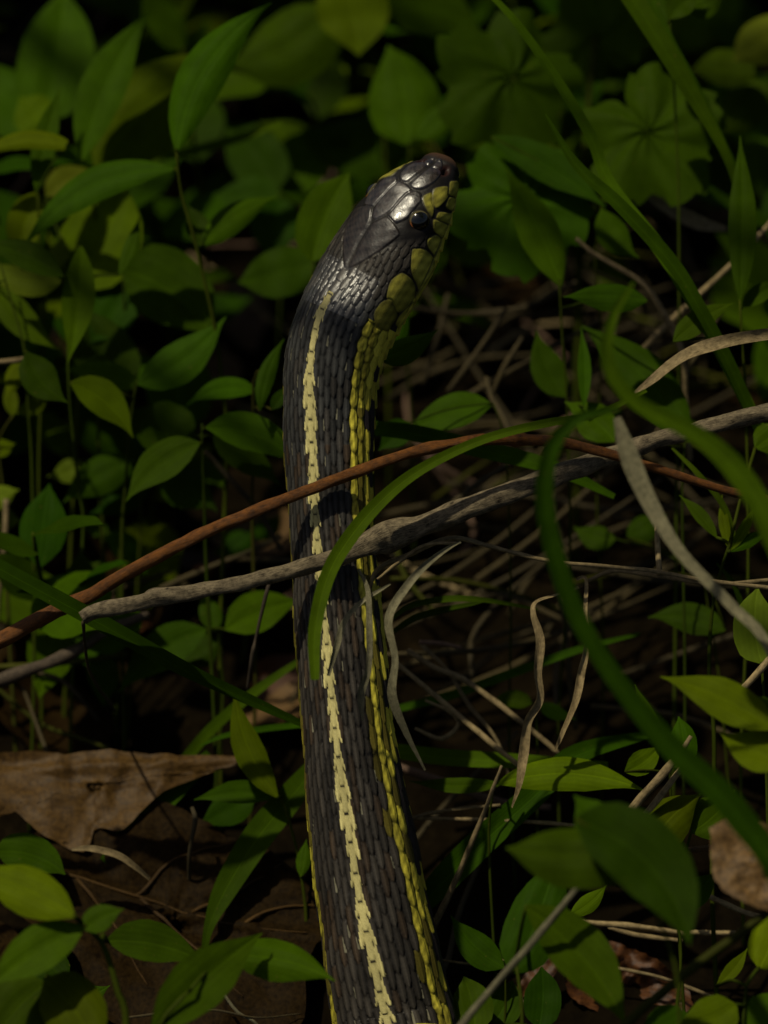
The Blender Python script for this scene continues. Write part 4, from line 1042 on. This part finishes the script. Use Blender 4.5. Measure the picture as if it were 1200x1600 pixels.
straw('straight straw leaning away low beside the flank', [(620, 1036, 22), (700, 1104, 20), (788, 1178, 18), (830, 1210, 18)], [7, 9, 9, 7])
straw('jointed straw crossing the leaning straw', [(637, 1016, 26), (680, 1044, 25), (728, 1064, 24), (812, 1126, 22), (874, 1178, 22)], [9, 9, 10, 9, 8])
straw('thin straw sloping under the jointed straw', [(657, 1006, 30), (699, 1048, 28), (735, 1105, 27), (776, 1157, 26), (800, 1230, 26)], [8, 7, 7, 6, 5])
straw('short reddish straw end above the jointed straw', [(655, 1004, 28), (690, 1006, 28), (722, 1012, 28)], [8, 8, 5], M_PINK)
straw('bent pinkish straw hooked below the leaning straw', [(664, 1094, 20), (700, 1110, 20), (716, 1132, 20), (690, 1154, 20), (648, 1138, 20)], [5, 6, 7, 7, 5], M_STRAW)
straw('thick pinkish stalk half hidden under the flat pale blade', [(620, 1196, 32), (690, 1222, 30), (790, 1256, 30), (860, 1262, 32)], [12, 15, 13, 10], M_PINK)
straw('fine straw forking from the flank towards the glossy leaf', [(636, 1280, 16), (700, 1266, 14), (782, 1258, 12)], [6, 6, 5])
straw('pale straw lying level under the bright leaf', [(636, 1278, 16), (720, 1280, 14), (830, 1284, 12), (915, 1292, 12)], [7, 6, 7, 6])
straw('tall leaning straw rising from the ground beside the flank', [(650, 1500, 14), (682, 1438, 10), (717, 1363, 8), (752, 1280, 6), (784, 1196, 6)], [10, 10, 9, 8, 5])
straw('straw lying flat behind the hanging leaf tip', [(894, 1440, 12), (980, 1446, 12), (1060, 1456, 13), (1150, 1458, 14)], [8, 9, 9, 8])
straw('straw forking under the flat one', [(950, 1448, 12), (1000, 1462, 12), (1066, 1470, 13)], [7, 8, 6])
straw('orange stalk stub beside the tan dead leaf', [(1034, 1332, 0), (1080, 1328, 0), (1126, 1323, 0)], [10, 10, 10], M_DEADT)
straw('tan stalk leaning between the blurred leaf and the lit leaves', [(970, 1282, -10), (1010, 1238, -10), (1056, 1186, -10), (1080, 1150, -10)], [14, 15, 13, 8])
straw('pale stalk running beside the leaning tan stalk', [(990, 1292, -8), (1030, 1246, -8), (1072, 1190, -8)], [10, 11, 8])
straw('orange tan stalk leaning beside the downy leaf', [(1150, 1086, -6), (1180, 1056, -6), (1214, 1016, -6)], [10, 13, 12])
straw('straw crossing under the lit rimmed leaves', [(1050, 1360, 6), (1090, 1390, 6), (1150, 1420, 6), (1210, 1440, 8)], [8, 9, 9, 8])
straw('pale blurred stalk rising in front of the broad upright leaf', [(640, 1720, -46), (722, 1602, -48), (820, 1486, -50), (925, 1360, -52), (960, 1310, -52)], [13, 13, 12, 11, 6], M_STRAWP)
straw('grey blurred stem crossing below the tan dead leaf', [(900, 1700, -52), (980, 1600, -54), (1060, 1530, -55), (1160, 1456, -56), (1260, 1380, -56)], [18, 17, 17, 16, 14], M_STEMD)
straw('thin straw curling by the rusty dead leaf', [(940, 1512, 14), (980, 1516, 13), (1040, 1530, 12), (1120, 1560, 12)], [5, 6, 6, 5])
straw('fine root thread beside the low pointed leaf', [(690, 1500, 10), (740, 1506, 9), (800, 1498, 9)], [4, 4, 3])
# dim stalks in the shade behind the neck
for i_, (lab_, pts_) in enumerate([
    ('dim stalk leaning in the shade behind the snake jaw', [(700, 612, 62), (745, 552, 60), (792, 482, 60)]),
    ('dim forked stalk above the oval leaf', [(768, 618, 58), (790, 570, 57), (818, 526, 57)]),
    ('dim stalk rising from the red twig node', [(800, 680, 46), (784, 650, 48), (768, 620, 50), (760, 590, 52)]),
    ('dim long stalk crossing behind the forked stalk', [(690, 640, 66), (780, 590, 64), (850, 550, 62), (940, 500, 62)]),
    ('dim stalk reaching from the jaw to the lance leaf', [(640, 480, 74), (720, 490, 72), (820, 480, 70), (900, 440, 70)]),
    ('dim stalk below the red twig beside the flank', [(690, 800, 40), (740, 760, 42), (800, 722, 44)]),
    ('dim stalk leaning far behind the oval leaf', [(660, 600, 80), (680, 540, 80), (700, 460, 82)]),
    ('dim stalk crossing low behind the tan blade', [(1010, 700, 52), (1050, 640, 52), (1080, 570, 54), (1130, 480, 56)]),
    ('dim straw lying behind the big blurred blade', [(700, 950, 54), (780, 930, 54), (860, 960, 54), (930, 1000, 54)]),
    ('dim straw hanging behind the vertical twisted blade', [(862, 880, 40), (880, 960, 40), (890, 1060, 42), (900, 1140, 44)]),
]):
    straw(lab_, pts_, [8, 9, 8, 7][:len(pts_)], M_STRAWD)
straw('olive stalk bending along the ground under the grey stick', [(-20, 1062, 52), (60, 1128, 50), (120, 1152, 46), (172, 1170, 44)], [7, 8, 8, 6], M_STEMD)
straw('dry stalk curving down from the dark branch', [(60, 1052, 44), (90, 1060, 44), (118, 1082, 44), (154, 1126, 46)], [7, 7, 8, 6], M_STRAWD)
straw('olive stalk running level into the dark gap', [(-20, 1042, 46), (80, 1038, 45), (200, 1022, 45)], [9, 9, 7], M_STEMD)
straw('dark green grey branch under the grey stick tip', [(-60, 1084, 30), (20, 1056, 30), (100, 1026, 30), (166, 986, 30), (230, 960, 34)], [20, 22, 20, 18, 12], M_TWIGD, 'fallen_branch', cat='branch')
straw('black knotted twig hanging from the grey stick', [(424, 900, 14), (414, 936, 14), (399, 1000, 16), (396, 1016, 16), (386, 1078, 20)], [6, 7, 5, 7, 4], M_TWIGD, 'thin_twig', cat='twig')
straw('thin dark twig dropping from the grey stick tip', [(130, 972, -12), (133, 1010, 0), (140, 1048, 14), (158, 1080, 26), (180, 1110, 36)], [6, 5, 5, 5, 4], M_STRAWD, 'thin_twig', cat='twig')
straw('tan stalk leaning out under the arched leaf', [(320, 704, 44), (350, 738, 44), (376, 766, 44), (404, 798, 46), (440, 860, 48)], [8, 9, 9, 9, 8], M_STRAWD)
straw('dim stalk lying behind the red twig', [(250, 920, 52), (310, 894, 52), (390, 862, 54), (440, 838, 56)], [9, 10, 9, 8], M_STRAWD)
straw('thin olive curl standing on the shaded dead leaf', [(300, 1262, 18), (305, 1282, 17), (296, 1336, 18), (297, 1406, 24)], [7, 8, 7, 4], M_STRAWD)
straw('fine tendril over the edge of the shaded dead leaf', [(372, 1458, 20), (390, 1420, 20), (420, 1384, 22), (474, 1346, 26)], [4, 5, 4, 3], M_STRAWD)
straw('white root thread in the lower shade', [(340, 1540, 4), (370, 1580, 4), (400, 1600, 4), (420, 1640, 6)], [5, 6, 5, 4], M_STRAWP)
straw('thin straw lying across the lower shade', [(200, 1590, 0), (250, 1584, 0), (330, 1578, 2), (400, 1590, 4), (470, 1584, 8)], [4, 5, 4, 3, 2], M_STRAWD)
straw('short dry stalk lying beside the dark pointed leaf', [(-20, 566, 40), (20, 564, 40), (46, 560, 42)], [9, 9, 6])
straw('upright straw coloured stalk beside the small pale leaves', [(10, 780, 48), (8, 840, 48), (2, 900, 50), (-6, 980, 52)], [9, 9, 8, 8], M_STRAW)

# ---- dead leaves
dl = dead_leaf('dead_leaf', [(-60, 1190), (20, 1172), (100, 1176), (160, 1170), (260, 1178), (400, 1182), (404, 1190), (330, 1204), (250, 1240), (190, 1300), (150, 1292), (130, 1330), (60, 1300), (10, 1262), (-60, 1290)], 28, .5, M_DEADM, seed=4, relief=.8, mid=[(-60, 1204), (60, 1202), (230, 1194), (404, 1187)])
tag(dl, 'long brown dead leaf with a raised midrib lying on the shaded ground', 'dead leaf')
DLC = catmull([(60, 1300), (150, 1262), (250, 1250), (330, 1290), (420, 1330), (500, 1400), (520, 1450), (480, 1500), (470, 1600), (380, 1640), (250, 1620), (150, 1580), (120, 1500), (40, 1440), (0, 1360), (60, 1300)], 90)[:-1].mean(axis=0)
dl = dead_leaf('dead_leaf', [(60, 1300), (150, 1262), (250, 1250), (330, 1290), (420, 1330), (500, 1400), (520, 1450), (480, 1500), (470, 1600), (380, 1640), (250, 1620), (150, 1580), (120, 1500), (40, 1440), (0, 1360)], 17, .62, M_DEAD, seed=9, relief=1.2, mid=[(60, 1360), (200, 1400), (350, 1440), (500, 1470)])
tag(dl, 'very dark brown dead leaf spread out under the long brown one beside the snake', 'dead leaf')
for vp in ([(60, 1360), (200, 1396), (350, 1440), (480, 1462)], [(210, 1400), (280, 1340), (370, 1310)], [(300, 1424), (380, 1388), (440, 1350)], [(220, 1404), (300, 1480), (380, 1560)], [(380, 1446), (430, 1420), (500, 1414)], [(120, 1376), (180, 1450), (230, 1540)]):
    nq = (TOCAM * .38 + ZV * .62).normalized()
    ctr_ = P(DLC[0], DLC[1], 17)
    vpts = []
    for (x_, y_) in catmull(vp, 14):
        q_ = P(x_, y_, 0) - CAMPOS
        vpts.append(CAMPOS + q_ * ((ctr_ - CAMPOS).dot(nq) / q_.dot(nq)) + nq * (1.2 * (1.6 * mnoise.noise(Vector((x_ * .011, y_ * .018, 9))) + .9 * mnoise.noise(Vector((x_ * .03, y_ * .03, 14))) + .35 * mnoise.noise(Vector((x_ * .08, y_ * .08, 18)))) + .15) * MM)
    tube('vein', vpts, [.00035 - .000018 * i for i in range(14)], M_DEADM, dl, seg=5, n=14)
dl = dead_leaf('dead_leaf', [(1108, 1296), (1150, 1274), (1200, 1290), (1280, 1330), (1300, 1420), (1230, 1426), (1160, 1410), (1118, 1376)], -56, .4, M_DEADT, seed=12, relief=1.0)
tag(dl, 'tan blurred dead leaf caught among the bright leaves', 'dead leaf')
dl = dead_leaf('dead_leaf', [(880, 1500), (930, 1470), (1000, 1490), (1060, 1530), (1080, 1580), (1020, 1600), (950, 1590), (890, 1560)], 18, .35, M_DEADR, seed=14, relief=1.8, curl=.3, mid=[(900, 1480), (960, 1490), (1020, 1530), (1070, 1580)])
tag(dl, 'rusty curled dead leaf behind the hanging leaf tip', 'dead leaf')
dl = dead_leaf('dead_leaf', [(800, 1560), (830, 1510), (870, 1490), (880, 1500), (860, 1540), (850, 1600), (810, 1610)], 14, .3, M_DEADR, seed=15, relief=1.2)
tag(dl, 'small rusty dead leaf scrap beside the low plant', 'dead leaf')

# ------------------------------------------------------------------ undergrowth on the ground behind and around: individual plants and litter
def copy_tree(o, parent=None):
    c = o.copy(); col.objects.link(c); c.parent = parent
    for ch in list(o.children): copy_tree(ch, c)
    return c

def world_leaf(parent, base, yaw, pitch, L, W, m, sh, rr):
    """leaf in world space: base point, yaw, rise angle, length and width in metres"""
    us, ws = SHAPES[sh]
    dirv = Vector((math.cos(yaw) * math.cos(pitch), math.sin(yaw) * math.cos(pitch), math.sin(pitch)))
    side = Vector((-math.sin(yaw), math.cos(yaw), 0)); nr = dirv.cross(side)
    side = (side + nr * rr.uniform(-.35, .35)).normalized(); nr = dirv.cross(side)
    dr = rr.uniform(.05, .35); cb = rr.uniform(-.25, .1); ph = rr.uniform(0, 6)
    grid, uvg = [], []
    for i in range(11):
        u = i / 10; hw_ = .5 * W * np.interp(u, us, ws)
        row, ur = [], []
        for j in range(7):
            v = -1 + j / 3
            p = base + dirv * L * u + side * hw_ * v + nr * (cb * hw_ * v * v - .05 * W * math.exp(-(v / .2) ** 2) + .03 * W * abs(v) * math.sin(12 * u + ph)) - ZV * dr * L * u * u
            row.append(p); ur.append((u, v * hw_ / (.5 * W), ph))
        grid.append(row); uvg.append(ur)
    return sheet('leaf', grid, uvg, LM[m], parent)

protos = []
for q in range(7):
    rr = random.Random(100 + q)
    root = empty('undergrowth_plant', (0, 0, 0))
    H = rr.uniform(.022, .058)
    lean = Vector((rr.uniform(-.25, .25), rr.uniform(-.25, .25), 1))
    sp = [lean * (H * f) + Vector((math.sin(f * 5 + q), math.cos(f * 4 + q), 0)) * .0015 - ZV * .002 for f in (0, .35, .7, 1)]
    tube('stem', sp, [.0006, .0005, .0004, .0003], M_STEM, root, seg=5, n=10)
    nl = rr.randint(5, 8); yaw = rr.uniform(0, 6)
    for i in range(nl):
        f = .35 + .65 * i / (nl - 1)
        yaw += 2.4 + rr.uniform(-.4, .4)
        L_ = rr.uniform(.011, .021)
        world_leaf(root, Vector(catmull([tuple(p) for p in sp], 50)[min(49, int(f * 49))]), yaw, rr.uniform(.1, .9), L_, L_ * rr.uniform(.38, .6), rr.choice(['dark', 'dark', 'mid', 'mid', 'lime']), rr.choice(['ov', 'la', 'ro']), rr)
    protos.append(root)
spots = []
rr = random.Random(5)
tries = 0
while len(spots) < 150 and tries < 6000:
    tries += 1
    x = rr.uniform(-.11, .11); y = rr.uniform(.015, .34)
    # keep clear of the snake and of the open strawy gap beside it
    if y < .12 and -.035 < x < .055: continue
    if y < .07 and x > 0: continue
    if y < .03 and x < -.01 and rr.random() < .6: continue
    if any(math.hypot(x - a, y - b) < .0095 for a, b in spots): continue
    spots.append((x, y))
for sx_, n_ in ((-1, 10), (1, 10)):
    for _ in range(n_):
        spots.append((sx_ * rr.uniform(.12, .26), rr.uniform(-.12, .30)))
used = set()
for (x, y) in spots:
    q = rr.randrange(len(protos))
    o = protos[q] if q not in used else copy_tree(protos[q])
    used.add(q)
    o.location = (x, y, -.001); o.rotation_euler = (rr.uniform(-.15, .15), rr.uniform(-.15, .15), rr.uniform(0, 6.28))
    s_ = rr.uniform(.8, 1.45); o.scale = (s_, s_, s_)
    nlv = sum(1 for ch in o.children if ch.name.split('.')[0] == 'leaf')
    hgt = max(ch.bound_box[6][2] for ch in o.children) * s_
    tag(o, ('low' if hgt < .045 else 'taller' if hgt < .065 else 'tall') + ' undergrowth plant with ' + ('five', 'six', 'seven', 'eight')[nlv - 5] + ' leaves up one stem among the litter', 'plant', 'undergrowth plants behind the snake')
for q, o in enumerate(protos):
    if q not in used:
        for ch in list(o.children): bpy.data.objects.remove(ch)
        bpy.data.objects.remove(o)

# a web of dim straws on the dark ground beside and behind the snake
rs_ = random.Random(77)
wp = []
for q in range(4):
    L_ = .03 + .012 * q
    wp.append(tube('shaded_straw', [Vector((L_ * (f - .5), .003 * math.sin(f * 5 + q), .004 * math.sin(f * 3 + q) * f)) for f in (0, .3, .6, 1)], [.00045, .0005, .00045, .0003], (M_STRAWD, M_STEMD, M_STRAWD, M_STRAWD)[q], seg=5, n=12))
for i in range(64):
    o = wp[i % 4] if i < 4 else wp[i % 4].copy()
    if i >= 4: col.objects.link(o)
    yy = rs_.uniform(.03, .15)
    o.location = (rs_.uniform(-.005, .062), yy, rs_.uniform(.006, .022))
    o.rotation_euler = (rs_.uniform(-.3, .3), rs_.uniform(-.5, .5), rs_.choice([.9, 2.4, .3]) + rs_.uniform(-.5, .5))
    tag(o, ('short dull brown', 'short olive', 'long dull brown', 'longest dull brown')[i % 4] + ' straw crossing others in the shade behind the snake', 'straw', 'web of straws in the shade behind the snake')

# litter on the ground: crumpled dead leaves and straws
def litter_mesh(seed, L, W):
    rr = random.Random(seed); grid = []; uvg = []
    for i in range(10):
        u = i / 9; hw_ = .5 * W * math.sin(math.pi * min(.98, max(.03, u))) ** .7
        row = []; ur = []
        for j in range(7):
            v = -1 + j / 3
            e = 1 + .25 * mnoise.noise(Vector((u * 6, v * 3, seed)))
            row.append(Vector((L * (u - .5), hw_ * v * e, .0012 + .35 * W * v * v * rr.uniform(.5, 1) * .5 + .0022 * mnoise.noise(Vector((u * 3, v * 2, seed + 3))) + .0008 * mnoise.noise(Vector((u * 9, v * 7, seed))))))
            ur.append((u * 3, v * 2, seed))
        grid.append(row); uvg.append(ur)
    return grid, uvg
lps = []
for q, (L_, W_, m_) in enumerate([(.030, .016, M_DEAD), (.022, .014, M_DEADT), (.026, .011, M_DEAD), (.018, .012, M_DEADR), (.014, .009, M_PINK), (.034, .02, M_DEAD)]):
    g, u = litter_mesh(q, L_, W_); lps.append(sheet('litter_leaf', g, u, m_))
first = set()
for i in range(110):
    q = rr.randrange(len(lps))
    o = lps[q] if q not in first else lps[q].copy()
    if q in first: col.objects.link(o)
    first.add(q)
    lx_, ly_ = rr.uniform(-.12, .12), rr.uniform(-.03, .33)
    if -.01 < lx_ < .07 and ly_ < .14: lx_ -= .11
    o.location = (lx_, ly_, rr.uniform(-.001, .003))
    o.rotation_euler = (rr.uniform(-.5, .5), rr.uniform(-.5, .5), rr.uniform(0, 6.28))
    tag(o, ('oval dark brown dead leaf scrap lying in the litter', 'tan dead leaf scrap lying in the litter', 'narrow dark brown dead leaf scrap lying in the litter', 'rusty dead leaf scrap lying in the litter', 'small pinkish dead leaf scrap lying in the litter', 'large dark brown dead leaf lying in the litter')[q], 'dead leaf', 'dead leaf litter on the ground')
sps = []
for q in range(5):
    rr2 = random.Random(q + 40); L_ = rr2.uniform(.03, .07)
    sps.append(tube('litter_straw', [Vector((L_ * (f - .5), .004 * math.sin(f * 4 + q), .002 + .002 * math.sin(f * 3 + q))) for f in (0, .3, .6, 1)], [.0004, .0005, .00045, .0003], (M_STRAWD, M_STRAW, M_STRAWD, M_PINK, M_STRAWD)[q], seg=5, n=12))
first = set()
for i in range(90):
    q = rr.randrange(len(sps))
    o = sps[q] if q not in first else sps[q].copy()
    if q in first: col.objects.link(o)
    first.add(q)
    o.location = (rr.uniform(-.12, .12), rr.uniform(-.03, .33), rr.uniform(.001, .012))
    o.rotation_euler = (rr.uniform(-.2, .2), rr.uniform(-.25, .25), rr.uniform(0, 6.28))
    tag(o, ('dull brown', 'light straw coloured', 'dull brown', 'pinkish', 'dull brown')[q] + ' broken straw lying in the litter on the ground', 'straw', 'straws in the litter on the ground')

# ------------------------------------------------------------------ unseen tree added to dapple the light; leaf gaps left over chosen lit spots
def build_shade_tree():
    rr = random.Random(21)
    base = Vector((-.52, .42, -.01))
    root = empty('shade_tree', base)
    tag(root, 'added unseen broad leaved tree whose limbs reach over the snake and dapple the light', 'tree')
    tube('trunk', [base, base + Vector((.01, 0, .2)), base + Vector((.03, -.01, .42)), base + Vector((.02, 0, .8))], [.009, .008, .0065, .004], M_TWIGD, root, seg=9, n=20, wob=.1)
    lit = [P(x, y, d) for x, y, d in LIT]
    limbs = []
    for i in range(7):
        z = .34 + .035 * i
        y1 = -.10 + i * .085
        a = base + Vector((.025, 0, z))
        b = Vector((-.12, y1 * .7 + .1, z + .06)); c = Vector((.30, y1, z + .02 + rr.uniform(-.02, .03)))
        pts = [a, (a + b) * .5 + ZV * .03, b, (b + c) * .5 + Vector((0, rr.uniform(-.03, .03), .012)), c]
        tube('limb', pts, [.004, .003, .0025, .0016, .0006], M_TWIGD, root, seg=6, n=24)
        limbs.append(catmull([tuple(p) for p in pts], 60))
    made = 0; tries = 0
    while made < NCANOPY and tries < 9000:
        tries += 1
        L_ = rr.uniform(.055, .085); W_ = L_ * rr.uniform(.5, .62)
        lb = limbs[rr.randrange(7)]
        q = Vector(lb[rr.randrange(14, 60)])
        yaw = rr.uniform(0, 6.28)
        ctr = q + Vector((math.cos(yaw), math.sin(yaw), 0)) * L_ * .55
        ok = True
        for t_, rad in zip(lit, LITR):  # keep the added canopy open along the sun line to each lit spot
            s_ = (ctr.z - t_.z) / SUN_DIR.z
            h = t_ + SUN_DIR * s_
            if math.hypot(h.x - ctr.x, h.y - ctr.y) < rad + L_ * .42: ok = False; break
        if not ok: continue
        world_leaf(root, q, yaw, rr.uniform(-.3, .3), L_, W_, rr.choice(['mid', 'dark', 'lime']), 'ov', rr)
        made += 1
NCANOPY = 290
LITP = [(650, 290, 0, .014), (610, 340, 0, .009), (30, 420, 45, .010), (40, 225, 55, .008), (60, 1400, -48, .012), (1120, 1110, -45, .018), (900, 1210, 6, .010), (1140, 662, -10, .014), (1130, 720, -57, .010),
        (820, 1160, -2, .008), (40, 1230, 34, .014), (800, 40, 18, .008), (1180, 60, 84, .010), (500, 470, 0, .005), (1010, 560, -12, .006), (160, 650, 36, .010), (920, 1480, 10, .008), (700, 780, -13, .008), (100, 80, 70, .010), (430, 80, 110, .012), (520, 40, 105, .012), (620, 140, 86, .010), (790, 120, 72, .008), (1010, 200, 56, .010), (250, 100, 60, .012), (700, 20, 108, .010), (80, 60, 92, .012), (250, 170, 66, .014), (20, 140, 98, .010), (470, 250, 112, .010), (130, 350, 60, .012), (280, 450, 55, .009), (1000, 1330, -72, .006), (860, 1450, -35, .008)]
LIT = [p[:3] for p in LITP]; LITR = [p[3] for p in LITP]
build_shade_tree()
